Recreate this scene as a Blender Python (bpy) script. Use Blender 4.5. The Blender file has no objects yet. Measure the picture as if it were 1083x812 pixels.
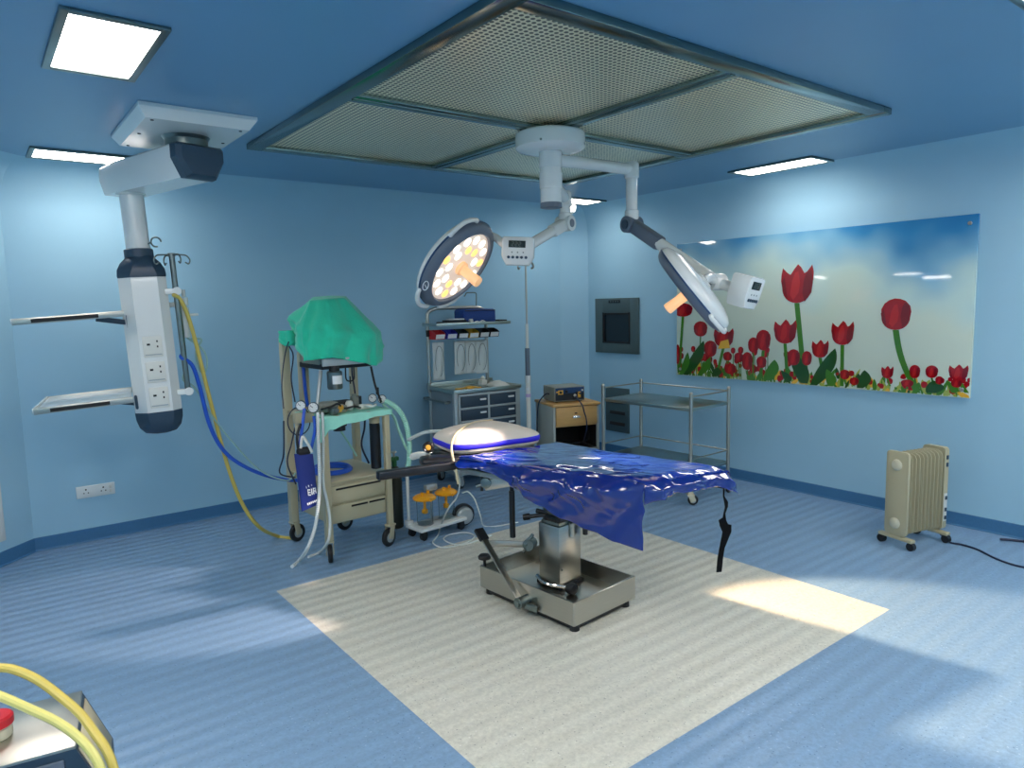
import bpy, bmesh, math, random
from mathutils import Vector, Matrix, noise
random.seed(7)
PI = math.pi
C = bpy.context.scene.collection
V = Vector

# ------------------------------------------------------------------ camera model
W, H, F = 1083, 812, 741.92
YAW, PITCH, ROLL, EYE = 0.6562, 0.1130, -0.0228, 1.65
_f = V((math.sin(YAW)*math.cos(PITCH), math.cos(YAW)*math.cos(PITCH), -math.sin(PITCH)))
_r0 = V((math.cos(YAW), -math.sin(YAW), 0)); _u0 = _r0.cross(_f)
_r = math.cos(ROLL)*_r0 + math.sin(ROLL)*_u0
_u = -math.sin(ROLL)*_r0 + math.cos(ROLL)*_u0
CAM = V((0, 0, EYE))
def ray(x, y): return _f + _r*((x-W/2)/F) - _u*((y-H/2)/F)
def gz(x, y, z=0.0):                       # point seen at (x, y), at height z
    d = ray(x, y); return CAM + d*((z-EYE)/d.z)
def pl(x, y, ax, v):                       # ... on the vertical plane axis = v
    d = ray(x, y); return CAM + d*((v-CAM[ax])/d[ax])
def at(x, y, D):                           # ... at a horizontal distance D
    d = ray(x, y); return CAM + d*(D/math.hypot(d.x, d.y))

cam = bpy.data.objects.new('camera', bpy.data.cameras.new('camera'))
C.objects.link(cam)
cam.data.sensor_fit = 'HORIZONTAL'; cam.data.sensor_width = 36
cam.data.lens = 36*F/W; cam.data.clip_start = 0.05
m = Matrix((_r, _u, -_f)).transposed().to_4x4(); m.translation = CAM
cam.matrix_world = m
sc = bpy.context.scene
sc.camera = cam
sc.view_settings.view_transform = 'Standard'
sc.view_settings.look = 'None'
sc.view_settings.gamma = 1.0
sc.view_settings.use_curve_mapping = False
sc.view_settings.exposure = 0.5
w = bpy.data.worlds.new('world'); sc.world = w; w.use_nodes = True
w.node_tree.nodes['Background'].inputs[0].default_value = (0.35, 0.55, 0.8, 1)
w.node_tree.nodes['Background'].inputs[1].default_value = 0.0

# ------------------------------------------------------------------ materials
def lin(c):
    if isinstance(c, str): c = [int(c[i:i+2], 16) for i in (0, 2, 4)]
    return tuple(((v/255)/12.92 if v/255 <= .04045 else ((v/255+.055)/1.055)**2.4) for v in c) + (1,)
def mat(name, col, rough=.5, metal=0, var=0.0, scale=20, bump=0.0, bscale=60, spec=.5, coat=0, emit=None, es=0, trans=0, stretch=None, sheen=0, ior=None):
    mt = bpy.data.materials.new(name); mt.use_nodes = True
    nt = mt.node_tree; b = nt.nodes['Principled BSDF']; L = nt.links
    c = lin(col)
    b.inputs['Base Color'].default_value = c
    b.inputs['Roughness'].default_value = rough
    b.inputs['Metallic'].default_value = metal
    b.inputs['Specular IOR Level'].default_value = spec
    b.inputs['Coat Weight'].default_value = coat
    b.inputs['Coat Roughness'].default_value = .05
    b.inputs['Transmission Weight'].default_value = trans
    if ior: b.inputs['IOR'].default_value = ior
    if sheen: b.inputs['Sheen Weight'].default_value = sheen
    if emit:
        b.inputs['Emission Color'].default_value = lin(emit); b.inputs['Emission Strength'].default_value = es
    tc = nt.nodes.new('ShaderNodeTexCoord')
    src = tc.outputs['Object']
    if stretch:
        mp = nt.nodes.new('ShaderNodeMapping'); mp.inputs['Scale'].default_value = stretch
        L.new(src, mp.inputs[0]); src = mp.outputs[0]
    if var:
        n = nt.nodes.new('ShaderNodeTexNoise'); n.inputs['Scale'].default_value = scale; n.inputs['Detail'].default_value = 4
        L.new(src, n.inputs['Vector'])
        mx = nt.nodes.new('ShaderNodeMix'); mx.data_type = 'RGBA'
        mx.inputs[6].default_value = tuple(v*(1-var) for v in c[:3])+(1,)
        mx.inputs[7].default_value = tuple(min(1, v*(1+var)) for v in c[:3])+(1,)
        L.new(n.outputs['Fac'], mx.inputs[0]); L.new(mx.outputs[2], b.inputs['Base Color'])
    if bump:
        n = nt.nodes.new('ShaderNodeTexNoise'); n.inputs['Scale'].default_value = bscale; n.inputs['Detail'].default_value = 3
        L.new(src, n.inputs['Vector'])
        bp = nt.nodes.new('ShaderNodeBump'); bp.inputs['Strength'].default_value = bump; bp.inputs['Distance'].default_value = .01
        L.new(n.outputs['Fac'], bp.inputs['Height']); L.new(bp.outputs[0], b.inputs['Normal'])
    return mt

def vinyl(name, col, speck_d, speck_l):
    mt = mat(name, col, rough=.34, spec=.5)
    nt = mt.node_tree; b = nt.nodes['Principled BSDF']; L = nt.links
    tc = nt.nodes.new('ShaderNodeTexCoord')
    base = None
    n1 = nt.nodes.new('ShaderNodeTexNoise'); n1.inputs['Scale'].default_value = 45; n1.inputs['Detail'].default_value = 6; n1.inputs['Roughness'].default_value = .7
    L.new(tc.outputs['Object'], n1.inputs['Vector'])
    r1 = nt.nodes.new('ShaderNodeValToRGB')
    c = lin(col)
    r1.color_ramp.elements[0].position = .3; r1.color_ramp.elements[0].color = tuple(v*.82 for v in c[:3])+(1,)
    r1.color_ramp.elements[1].position = .7; r1.color_ramp.elements[1].color = tuple(min(1, v*1.18) for v in c[:3])+(1,)
    L.new(n1.outputs['Fac'], r1.inputs[0]); cur = r1.outputs[0]
    for sc_, th, colr in ((150, .80, speck_d), (120, .82, speck_l)):
        n = nt.nodes.new('ShaderNodeTexVoronoi'); n.inputs['Scale'].default_value = sc_*.6
        L.new(tc.outputs['Object'], n.inputs['Vector'])
        s = nt.nodes.new('ShaderNodeSeparateColor'); L.new(n.outputs['Color'], s.inputs[0])
        g = nt.nodes.new('ShaderNodeMath'); g.operation = 'GREATER_THAN'; g.inputs[1].default_value = th+.12
        L.new(s.outputs[0], g.inputs[0])
        d = nt.nodes.new('ShaderNodeMath'); d.operation = 'LESS_THAN'; d.inputs[1].default_value = .28
        L.new(n.outputs['Distance'], d.inputs[0])
        mu = nt.nodes.new('ShaderNodeMath'); mu.operation = 'MULTIPLY'
        L.new(g.outputs[0], mu.inputs[0]); L.new(d.outputs[0], mu.inputs[1])
        mx = nt.nodes.new('ShaderNodeMix'); mx.data_type = 'RGBA'; mx.inputs[7].default_value = lin(colr)
        L.new(mu.outputs[0], mx.inputs[0]); L.new(cur, mx.inputs[6]); cur = mx.outputs[2]
    L.new(cur, b.inputs['Base Color'])
    # long low swells put in to imitate bands of light on the floor
    mp = nt.nodes.new('ShaderNodeMapping'); mp.inputs['Scale'].default_value = (.25, 1, 1)
    L.new(tc.outputs['Object'], mp.inputs[0])
    wv = nt.nodes.new('ShaderNodeTexWave'); wv.wave_type = 'BANDS'; wv.bands_direction = 'Y'
    wv.inputs['Scale'].default_value = 3.3; wv.inputs['Distortion'].default_value = 1.4; wv.inputs['Detail'].default_value = 1
    L.new(mp.outputs[0], wv.inputs['Vector'])
    n2 = nt.nodes.new('ShaderNodeTexNoise'); n2.inputs['Scale'].default_value = 160
    L.new(tc.outputs['Object'], n2.inputs['Vector'])
    b1 = nt.nodes.new('ShaderNodeBump'); b1.inputs['Strength'].default_value = .9; b1.inputs['Distance'].default_value = .004
    L.new(wv.outputs['Fac'], b1.inputs['Height'])
    b2 = nt.nodes.new('ShaderNodeBump'); b2.inputs['Strength'].default_value = .12; b2.inputs['Distance'].default_value = .003
    L.new(n2.outputs['Fac'], b2.inputs['Height']); L.new(b1.outputs[0], b2.inputs['Normal'])
    L.new(b2.outputs[0], b.inputs['Normal'])
    return mt

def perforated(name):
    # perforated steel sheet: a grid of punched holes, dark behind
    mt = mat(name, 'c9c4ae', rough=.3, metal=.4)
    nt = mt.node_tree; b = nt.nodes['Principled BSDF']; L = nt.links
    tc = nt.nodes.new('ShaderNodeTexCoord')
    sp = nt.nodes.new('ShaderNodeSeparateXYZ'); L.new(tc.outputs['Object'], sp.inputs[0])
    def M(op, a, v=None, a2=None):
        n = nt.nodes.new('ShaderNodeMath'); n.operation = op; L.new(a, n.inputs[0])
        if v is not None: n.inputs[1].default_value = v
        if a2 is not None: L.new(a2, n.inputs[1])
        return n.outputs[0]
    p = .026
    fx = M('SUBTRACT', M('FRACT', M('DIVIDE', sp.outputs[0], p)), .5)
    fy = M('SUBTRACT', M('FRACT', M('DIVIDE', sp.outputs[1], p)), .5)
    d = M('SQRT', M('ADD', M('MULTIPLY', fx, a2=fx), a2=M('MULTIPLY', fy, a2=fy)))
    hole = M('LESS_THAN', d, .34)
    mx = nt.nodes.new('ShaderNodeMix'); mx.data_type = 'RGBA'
    mx.inputs[6].default_value = lin('fff0cb'); mx.inputs[7].default_value = lin('5d553c')  # cream sheet colour carries the floor's warm reflection
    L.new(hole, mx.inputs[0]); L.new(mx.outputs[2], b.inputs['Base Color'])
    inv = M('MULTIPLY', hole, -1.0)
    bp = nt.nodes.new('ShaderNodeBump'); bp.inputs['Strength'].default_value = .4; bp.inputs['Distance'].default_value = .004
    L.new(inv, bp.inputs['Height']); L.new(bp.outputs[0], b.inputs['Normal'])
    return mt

def print_sky(name):
    mt = mat(name, 'c8dcd0', rough=.07, coat=.6)
    nt = mt.node_tree; b = nt.nodes['Principled BSDF']; L = nt.links
    tc = nt.nodes.new('ShaderNodeTexCoord')
    sp = nt.nodes.new('ShaderNodeSeparateXYZ'); L.new(tc.outputs['Object'], sp.inputs[0])   # x: along (0..3.5), z: up (0..1.26)
    n = nt.nodes.new('ShaderNodeTexNoise'); n.inputs['Scale'].default_value = 1.6; n.inputs['Detail'].default_value = 2
    mp = nt.nodes.new('ShaderNodeMapping'); mp.inputs['Location'].default_value = (2.3, 0, .45)
    L.new(tc.outputs['Object'], mp.inputs[0]); L.new(mp.outputs[0], n.inputs['Vector'])
    def M(op, a, v):
        q = nt.nodes.new('ShaderNodeMath'); q.operation = op
        for i, s in enumerate((a, v)):
            if isinstance(s, (int, float)): q.inputs[i].default_value = s
            else: L.new(s, q.inputs[i])
        return q.outputs[0]
    # blue grows upwards and to the right
    a = M('ADD', M('MULTIPLY', sp.outputs[2], 1.15), M('MULTIPLY', sp.outputs[0], .19))
    a = M('SUBTRACT', a, .98)
    a = M('ADD', a, M('MULTIPLY', M('SUBTRACT', n.outputs['Fac'], .5), 1.2))
    r = nt.nodes.new('ShaderNodeValToRGB'); e = r.color_ramp.elements
    e[0].position = .0; e[0].color = lin('d3dfcd')
    e[1].position = 1.0; e[1].color = lin('1a6ba8')
    x = e.new(.28); x.color = lin('c3dcd6')
    x = e.new(.55); x.color = lin('86b8d2')
    x = e.new(.8); x.color = lin('3b88bb')
    L.new(a, r.inputs[0]); L.new(r.outputs[0], b.inputs['Base Color'])
    return mt

M = {}
M['wall'] = mat('wall_paint', 'a0c9de', .42, var=.03, scale=3, bump=.03, bscale=140, spec=.3)
M['ceil_shaded'] = mat('shaded_ceiling_paint', '6d9dbf', .36, var=.03, scale=3, spec=.35)  # same paint as the walls, deepened to hold the ceiling's shade
M['floor'] = vinyl('blue_vinyl', '809fbd', '5b7c9e', '9db8d0')
M['inlay'] = vinyl('cream_vinyl', 'd3d1c3', '9c9b92', 'e4e2d8')
M['base'] = mat('baseboard_vinyl', '41759f', .4, var=.12, scale=60)
M['steel'] = mat('brushed_steel', 'b9b6ac', .3, metal=1, var=.08, scale=8, stretch=(1, 1, 30))
M['steel_dark'] = mat('dark_steel', '7c8684', .3, metal=1, var=.08, scale=8)
M['chrome'] = mat('chrome', 'd4d4d0', .14, metal=1)
M['sheet'] = mat('steel_sheet', 'a9b3ac', .28, metal=1, var=.06, scale=6)
M['frame'] = mat('mirror_frame', '7f8c86', .18, metal=1)
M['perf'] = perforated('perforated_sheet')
M['white'] = mat('white_enamel', 'dfe2df', .25, var=.02, scale=5, coat=.3)
M['offwhite'] = mat('off_white_plastic', 'd8d8cf', .38)
M['cover'] = mat('slate_plastic', '2d4254', .4)
M['navy'] = mat('navy_trim', '23466e', .35)
M['grey_ring'] = mat('grey_housing', '5f6b7a', .4)
M['black'] = mat('black_rubber', '14161a', .5, bump=.1, bscale=80)
M['blackpad'] = mat('black_vinyl', '0d0f14', .3, bump=.15, bscale=50)
M['beige'] = mat('beige_enamel', 'b9b193', .4, var=.05, scale=10)
M['heater'] = mat('heater_enamel', 'b8b090', .35, var=.03, scale=10)
M['knob'] = mat('cream_knob', 'cdc7ae', .35)
M['green'] = mat('green_cloth', '27c8a2', .9, var=.12, scale=9, bump=.25, bscale=60, sheen=.3)
M['mint'] = mat('mint_cloth', '9fe6d2', .9, var=.1, scale=9, bump=.3, bscale=60)
M['bag'] = mat('navy_bag_fabric', '1c2e7c', .55, bump=.2, bscale=40)
M['print'] = mat('white_lettering', 'e8ecf2', .6)
M['drape'] = mat('blue_plastic_sheet', '062078', .15, coat=1.0, bump=.22, bscale=7, spec=.6)
M['pillow'] = mat('pillow_cotton', 'd4ccc0', .85, bump=.15, bscale=30)
M['piping'] = mat('violet_piping', '2b20d8', .55)
M['strap_y'] = mat('cream_webbing', 'd9c9a2', .7, bump=.2, bscale=150)
M['yellow'] = mat('yellow_hose', 'c9b558', .4)
M['yellow_b'] = mat('pale_yellow_hose', 'd9d07a', .35)
M['bluehose'] = mat('blue_hose', '1d55c0', .4)
M['mintwire'] = mat('grey_green_tubing', '8fb3ad', .45)
M['clear'] = mat('clear_tubing', 'dfe6e2', .2)
M['mintube'] = mat('mint_corrugated_hose', 'a5d9c6', .4)
M['whitetube'] = mat('white_corrugated_hose', 'd6dcd8', .45)
M['wire'] = mat('dark_cable', '1b2440', .45)
M['orange'] = mat('orange_plastic', 'ffae1a', .35)
M['glass'] = mat('clear_jar', 'f2f7f7', .05, trans=1.0, ior=1.06)
M['cyl'] = mat('olive_cylinder', '23261a', .35)
M['cylgreen'] = mat('green_valve', '0f5a2c', .4)
M['cart'] = mat('cart_grey', '7d8c94', .4, var=.04, scale=10)
M['cartlight'] = mat('cart_light_grey', 'a9b2b3', .35, metal=.3)
M['drawer'] = mat('drawer_slate', '2c3d4c', .35)
M['label'] = mat('white_label', 'e6e8e6', .5)
M['wood'] = mat('beech_laminate', 'c69a5c', .45, var=.14, scale=6, stretch=(1, 1, 9))
M['grey_side'] = mat('grey_laminate', 'a5aca6', .5)
M['dark_in'] = mat('dark_interior', '17191a', .7)
M['box_grey'] = mat('grey_instrument_case', '8c9085', .45)
M['panel_blue'] = mat('instrument_face', '1b3d68', .3)
M['panel_black'] = mat('instrument_black', '15161b', .35)
M['gold'] = mat('yellow_marking', 'e0a93a', .45)
M['screen'] = mat('dark_screen', '122028', .12)
M['viewer'] = mat('viewer_frame_steel', '61706f', .4, metal=.6)
M['grille'] = mat('grille_grey', '4e6468', .5, metal=.3)
M['red'] = mat('red_plastic', 'c3202a', .35)
M['blue_bin'] = mat('blue_plastic', '2730b8', .4)
M['dgreen_bin'] = mat('dark_green_plastic', '0e2f2c', .4)
M['yellow_bin'] = mat('mustard_plastic', 'c79b25', .4)
M['case_blue'] = mat('blue_case_fabric', '153f86', .6, bump=.2)
M['poly'] = mat('clear_pouch', 'd3dbd9', .25, spec=.6)
M['led'] = mat('led_lens', 'fff4e0', .3, emit='fff2e2', es=2.2)
M['led_warm'] = mat('warm_led_lens', 'ffd28a', .3, emit='ffb95a', es=1.3)
M['lampface'] = mat('lamp_front_cover', 'f2e6d8', .25, emit='ffe2c8', es=.28)
M['handle'] = mat('lamp_sterile_handle', 'f2c89a', .4, emit='ffb878', es=.35)  # emission stands in for the LED light on the handle
M['panel_em'] = mat('lit_diffuser', 'ffffff', .4, emit='fff8f0', es=13)
M['tred'] = mat('tulip_red', 'a30b12', .07, coat=.6)
M['tred2'] = mat('tulip_dark_red', '7d0a12', .07, coat=.6)
M['tred3'] = mat('tulip_bright_red', 'c01e1c', .07, coat=.6)
M['tyel_glare'] = mat('tulip_yellow_and_glare', 'e8b23a', .07, coat=.6)
M['tgrn'] = mat('tulip_green', '3f7a1f', .07, coat=.6)
M['tgrn2'] = mat('tulip_dark_green', '1d4d17', .07, coat=.6)
M['tgrn3'] = mat('tulip_lime', '9fae4a', .07, coat=.6)
M['sky'] = print_sky('printed_sky')
M['sky_lt'] = mat('printed_cloud', 'bcd9de', .07, coat=.6)
M['lcd'] = mat('lcd_face', '1c2724', .2)
M['lcd_d'] = mat('lcd_digits', '46574f', .4)

# ------------------------------------------------------------------ mesh builder
class MB:
    def __init__(s, M=None): s.v = []; s.f = []; s.mi = []; s.M = M or Matrix.Identity(4); s.m = 0
    def add(s, verts, faces):
        o = len(s.v); s.v += [s.M @ V(p) for p in verts]
        for f in faces: s.f.append([i+o for i in f]); s.mi.append(s.m)
        return s
    def box(s, c, d, rot=None, bev=0.0, seg=2):
        bm = bmesh.new(); bmesh.ops.create_cube(bm, size=1)
        for v in bm.verts: v.co = V((v.co.x*d[0], v.co.y*d[1], v.co.z*d[2]))
        if bev: bmesh.ops.bevel(bm, geom=list(bm.edges), offset=min(bev, min(d)*.45), segments=seg, profile=.5, affect='EDGES')
        R = (rot if isinstance(rot, Matrix) else Matrix.Rotation(rot, 3, 'Z')) if rot is not None else Matrix.Identity(3)
        bm.verts.index_update()
        s.add([R @ v.co + V(c) for v in bm.verts], [[v.index for v in f.verts] for f in bm.faces]); bm.free(); return s
    def bar(s, a, b, w_, h_, up=(0, 0, 1), bev=.002):
        a = V(a); b = V(b); x = (b-a); L = x.length; x.normalize()
        y = V(up).cross(x)
        if y.length < 1e-4: y = V((0, 1, 0)).cross(x)
        y.normalize(); z = x.cross(y)
        return s.box((a+b)/2, (L, w_, h_), Matrix((x, y, z)).transposed(), bev)
    def lathe(s, prof, a=(0, 0, 0), axis=(0, 0, 1), n=24, xs=1.0, ys=1.0, cap=True):
        # prof: (radius, distance along axis)
        a = V(a); z = V(axis).normalized()
        t = V((1, 0, 0)) if abs(z.x) < .9 else V((0, 1, 0))
        x = (t - z*t.dot(z)).normalized(); y = z.cross(x)
        vs = []
        for r_, h_ in prof:
            for k in range(n):
                q = 2*PI*k/n; vs.append(a + z*h_ + x*(r_*math.cos(q)*xs) + y*(r_*math.sin(q)*ys))
        fs = []
        for i in range(len(prof)-1):
            for k in range(n):
                k2 = (k+1) % n; fs.append([i*n+k, i*n+k2, (i+1)*n+k2, (i+1)*n+k])
        if cap: fs.append(list(range(n))[::-1]); fs.append([(len(prof)-1)*n+k for k in range(n)])
        return s.add(vs, fs)
    def cyl(s, a, b, r, r2=None, n=20):
        a = V(a); b = V(b); L = (b-a).length; r2 = r if r2 is None else r2
        e = min(.0015, r*.2, L*.2)
        return s.lathe([(r-e, 0), (r, e), (r2, L-e), (max(r2-e, 1e-4), L)], a, b-a, n)
    def tube(s, pts, r, n=8, sub=8, corr=0.0, period=.012, smooth=True, xs=1, ys=1):
        pts = [V(p) for p in pts]
        if smooth and len(pts) > 2:
            q = [pts[0]*2-pts[1]]+pts+[pts[-1]*2-pts[-2]]; out = []
            for i in range(1, len(q)-2):
                for k in range(sub):
                    t = k/sub; p0, p1, p2, p3 = q[i-1:i+3]
                    out.append(.5*((2*p1)+(-p0+p2)*t+(2*p0-5*p1+4*p2-p3)*t*t+(-p0+3*p1-3*p2+p3)*t**3))
            out.append(q[-2]); pts = out
        if corr:
            L = sum((pts[i+1]-pts[i]).length for i in range(len(pts)-1)); N = max(8, int(L/period*4)); st = L/N
            out = [pts[0]]; acc = 0; i = 0; pos = 0.0
            cum = [0]
            for i in range(len(pts)-1): cum.append(cum[-1]+(pts[i+1]-pts[i]).length)
            j = 0
            for k in range(1, N+1):
                d = k*st
                while j < len(cum)-2 and cum[j+1] < d: j += 1
                t = (d-cum[j])/max(1e-9, cum[j+1]-cum[j]); out.append(pts[j].lerp(pts[j+1], min(1, t)))
            pts = out
        T = [(pts[min(i+1, len(pts)-1)]-pts[max(i-1, 0)]).normalized() for i in range(len(pts))]
        x = V((0, 0, 1)); x = x - T[0]*x.dot(T[0])
        if x.length < .05: x = V((1, 0, 0)); x = x - T[0]*x.dot(T[0])
        x.normalize(); vs = []
        for i, p in enumerate(pts):
            x = (x - T[i]*x.dot(T[i])).normalized(); y = T[i].cross(x)
            rr = r*(1+corr*(1 if i % 4 < 2 else -1)) if corr else r
            for k in range(n):
                a = 2*PI*k/n; vs.append(p + x*(rr*math.cos(a)*xs) + y*(rr*math.sin(a)*ys))
        fs = [[i*n+k, i*n+(k+1) % n, (i+1)*n+(k+1) % n, (i+1)*n+k] for i in range(len(pts)-1) for k in range(n)]
        fs.append(list(range(n))[::-1]); fs.append([(len(pts)-1)*n+k for k in range(n)])
        return s.add(vs, fs)
    def prism(s, poly, z0, z1, taper=None):
        n = len(poly); top = taper or poly
        vs = [(p[0], p[1], z0) for p in poly]+[(p[0], p[1], z1) for p in top]
        fs = [list(range(n))[::-1], list(range(n, 2*n))]+[[i, (i+1) % n, n+(i+1) % n, n+i] for i in range(n)]
        return s.add(vs, fs)
    def loft(s, rings, cap=True):
        n = len(rings[0]); vs = [p for r_ in rings for p in r_]
        fs = [[i*n+k, i*n+(k+1) % n, (i+1)*n+(k+1) % n, (i+1)*n+k] for i in range(len(rings)-1) for k in range(n)]
        if cap: fs.append(list(range(n))[::-1]); fs.append([(len(rings)-1)*n+k for k in range(n)])
        return s.add(vs, fs)
    def ball(s, c, r, n=16, xs=1, ys=1, zs=1):
        k = 8
        return s.lathe([(max(1e-4, r*math.sin(PI*i/k)), -r*zs*math.cos(PI*i/k)) for i in range(k+1)], c, (0, 0, 1), n, xs, ys)
    def grid(s, P, thick=0.0):
        # P[i][j] points or None
        idx = {}; vs = []
        for i, row in enumerate(P):
            for j, p in enumerate(row):
                if p is not None: idx[i, j] = len(vs); vs.append(V(p))
        fs = []
        for i in range(len(P)-1):
            for j in range(len(P[0])-1):
                k = [(i, j), (i+1, j), (i+1, j+1), (i, j+1)]
                if all(q in idx for q in k): fs.append([idx[q] for q in k])
        return s.add(vs, fs)

def build(name, mb, mats, parent=None, inv=None, angle=35, solid=0.0, sub=0):
    me = bpy.data.meshes.new(name)
    vs = mb.v if inv is None else [inv @ p for p in mb.v]
    me.from_pydata([tuple(p) for p in vs], [], mb.f)
    if not isinstance(mats, (list, tuple)): mats = [mats]
    for q in mats: me.materials.append(q)
    me.polygons.foreach_set('material_index', mb.mi)
    bm = bmesh.new(); bm.from_mesh(me); bmesh.ops.recalc_face_normals(bm, faces=bm.faces); bm.to_mesh(me); bm.free()
    me.polygons.foreach_set('use_smooth', [True]*len(me.polygons))
    me.set_sharp_from_angle(angle=math.radians(angle)); me.update()
    o = bpy.data.objects.new(name, me); C.objects.link(o)
    if parent: o.parent = parent
    if solid:
        md = o.modifiers.new('thickness', 'SOLIDIFY'); md.thickness = solid; md.offset = -1
    if sub:
        md = o.modifiers.new('smooth', 'SUBSURF'); md.levels = sub; md.render_levels = sub
    return o
def tag(o, label, cat, group=None):
    o['label'] = label; o['category'] = cat
    if group: o['group'] = group
    return o
class Thing:
    def __init__(s, name, label, cat, loc, rz=0.0, group=None):
        s.o = bpy.data.objects.new(name, None); C.objects.link(s.o); s.o.empty_display_size = .05
        s.o.location = loc; s.o.rotation_euler = (0, 0, rz); tag(s.o, label, cat, group)
        s.inv = (Matrix.Translation(V(loc)) @ Matrix.Rotation(rz, 4, 'Z')).inverted()
    def p(s, name, mb, mats, parent=None, world=False, **k):          # a part in the thing's own frame
        return build(name, mb, mats, parent or s.o, s.inv if world else None, **k)
    def w(s, name, mb, mats, parent=None, **k): return s.p(name, mb, mats, parent, True, **k)
def single(name, mb, mats, label, cat, group=None, loc=None, **k):    # a thing that is one mesh, built in world coordinates
    if loc is None:
        zs = min(p.z for p in mb.v); loc = V((sum(p.x for p in mb.v)/len(mb.v), sum(p.y for p in mb.v)/len(mb.v), zs))
    o = build(name, mb, mats, None, Matrix.Translation(-V(loc)), **k); o.location = loc
    return tag(o, label, cat, group)
def struct(name, mb, mats, **k):
    o = build(name, mb, mats, **k); o['kind'] = 'structure'; return o
def dup(o, parent=None):
    c = o.copy(); C.objects.link(c)
    if parent: c.parent = parent
    for ch in list(o.children): dup(ch, c)
    return c

# ------------------------------------------------------------------ the room
HC, COVE = 2.659, .30
XR, YB = 5.491, 5.837
foot = [(5.491, -1.6), (5.491, 5.70), (5.19, 5.837), (.238, 5.837), (-1.4, 4.199), (-1.4, -1.6)]   # counter-clockwise
names = ['right', 'corner_right', 'back', 'corner_left', 'left', 'front']
def inset(poly, d):
    n = len(poly); out = []
    L = []
    for i in range(n):
        a = V(poly[i]); b = V(poly[(i+1) % n]); t = (b-a).normalized(); nn = V((-t.y, t.x)); L.append((a+nn*d, t))
    for i in range(n):
        a, t = L[i-1]; b, u = L[i]; det = t.x*u.y-t.y*u.x
        k = ((b.x-a.x)*u.y-(b.y-a.y)*u.x)/det; out.append(a+t*k)
    return out
rings = [(inset(foot, 0), 0.0), (inset(foot, 0), HC-COVE)]
for k in range(1, 11):
    a = PI/2*k/10; rings.append((inset(foot, COVE*(1-math.cos(a))), HC-COVE+COVE*math.sin(a)))
for i, nm in enumerate(names):
    mb = MB(); j = (i+1) % len(foot)
    vs = []; fs = []
    for k, (pg, z) in enumerate(rings): vs += [(pg[i].x, pg[i].y, z), (pg[j].x, pg[j].y, z)]
    for k in range(len(rings)-1): fs.append([2*k, 2*k+1, 2*k+3, 2*k+2])
    mb.add(vs, fs); struct('wall_'+nm, mb, M['wall'], angle=60)
    bb = inset(foot, .006); mb = MB()
    a, b, c, d = V(foot[i]), V(foot[j]), bb[i], bb[j]
    a2, b2 = inset(foot, .014)[i], inset(foot, .014)[j]
    mb.add([(a.x, a.y, .098), (b.x, b.y, .098), (c.x, c.y, .095), (d.x, d.y, .095), (c.x, c.y, .012), (d.x, d.y, .012), (a2.x, a2.y, .0015), (b2.x, b2.y, .0015)],
           [[0, 1, 3, 2], [2, 3, 5, 4], [4, 5, 7, 6]])
    struct('baseboard_'+nm, mb, M['base'], angle=20)
mb = MB(); mb.add([(p.x, p.y, HC) for p in rings[-1][0]], [list(range(6))]); struct('ceiling', mb, M['ceil_shaded'])
X0, X1, Y0, Y1 = 1.305, 3.729, 1.611, 4.025
mb = MB()
mb.add([(p[0], p[1], 0) for p in foot]+[(X0, Y0, 0), (X1, Y0, 0), (X1, Y1, 0), (X0, Y1, 0)], [])
#  outer: 0 R-front 1 R-back 2 corner 3 back-left 4 left 5 left-front ; inner 6..9
mb.add([], [])
mb.f += [[5, 0, 7, 6], [0, 1, 8, 7], [1, 2, 8], [2, 3, 9, 8], [3, 4, 9], [4, 5, 6, 9]]; mb.mi += [0]*6
mb.f += [[6, 7, 8, 9]]; mb.mi += [1]
struct('floor', mb, [M['floor'], M['inlay']])

# wall fittings

# white louvred wall panel on the left corner wall (mostly outside the frame)
t45 = V((-1, -1, 0)).normalized(); n45 = V((1, -1, 0)).normalized()
p0 = V((.238, 5.837, 0)) + t45*.268
MW = Matrix.Translation(p0) @ Matrix((t45, -n45, V((0, 0, 1)))).transposed().to_4x4()      # x along wall to the left, y into wall
t = Thing('return_air_grille', 'white louvred return air grille low on the left corner wall', 'air grille', p0 + V((0, 0, .12)))
zl, zh = .17, .74
mb = MB(MW)
for a, b in (((0, -.01, (zl+zh)/2), (.05, .02, zh-zl)), ((.55, -.01, (zl+zh)/2), (.05, .02, zh-zl)), ((.275, -.01, zl+.02), (.5, .02, .04)), ((.275, -.01, zh-.02), (.5, .02, .04))): mb.box(a, b, bev=.003)
t.w('grille_frame', mb, M['white'])
mb = MB(MW)
for k in range(20): mb.box((.275, -.007, zl+.05+k*.025), (.5, .003, .02), Matrix.Rotation(.6, 3, 'X'))
t.w('louvre', mb, M['offwhite'])

# socket plate
t = Thing('wall_socket', 'white double mains socket plate low on the blue back wall', 'socket', (.635, YB, .33))
mb = MB(); mb.box((0, -.006, .04), (.245, .012, .088), bev=.004); t.p('plate', mb, M['white'])
for sx in (-.062, .048):
    for dx, dz, r_ in ((0, .017, .006), (-.014, -.008, .0045), (.014, -.008, .0045)):
        mb = MB(); mb.cyl((sx+dx, -.0128, .04+dz), (sx+dx, -.011, .04+dz), r_, n=12); t.p('socket_hole', mb, M['dark_in'])
for k in range(2):
    mb = MB(); mb.box((.095, -.0135, .055-.03*k), (.016, .005, .022), bev=.001); t.p('switch', mb, M['offwhite'])

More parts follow.
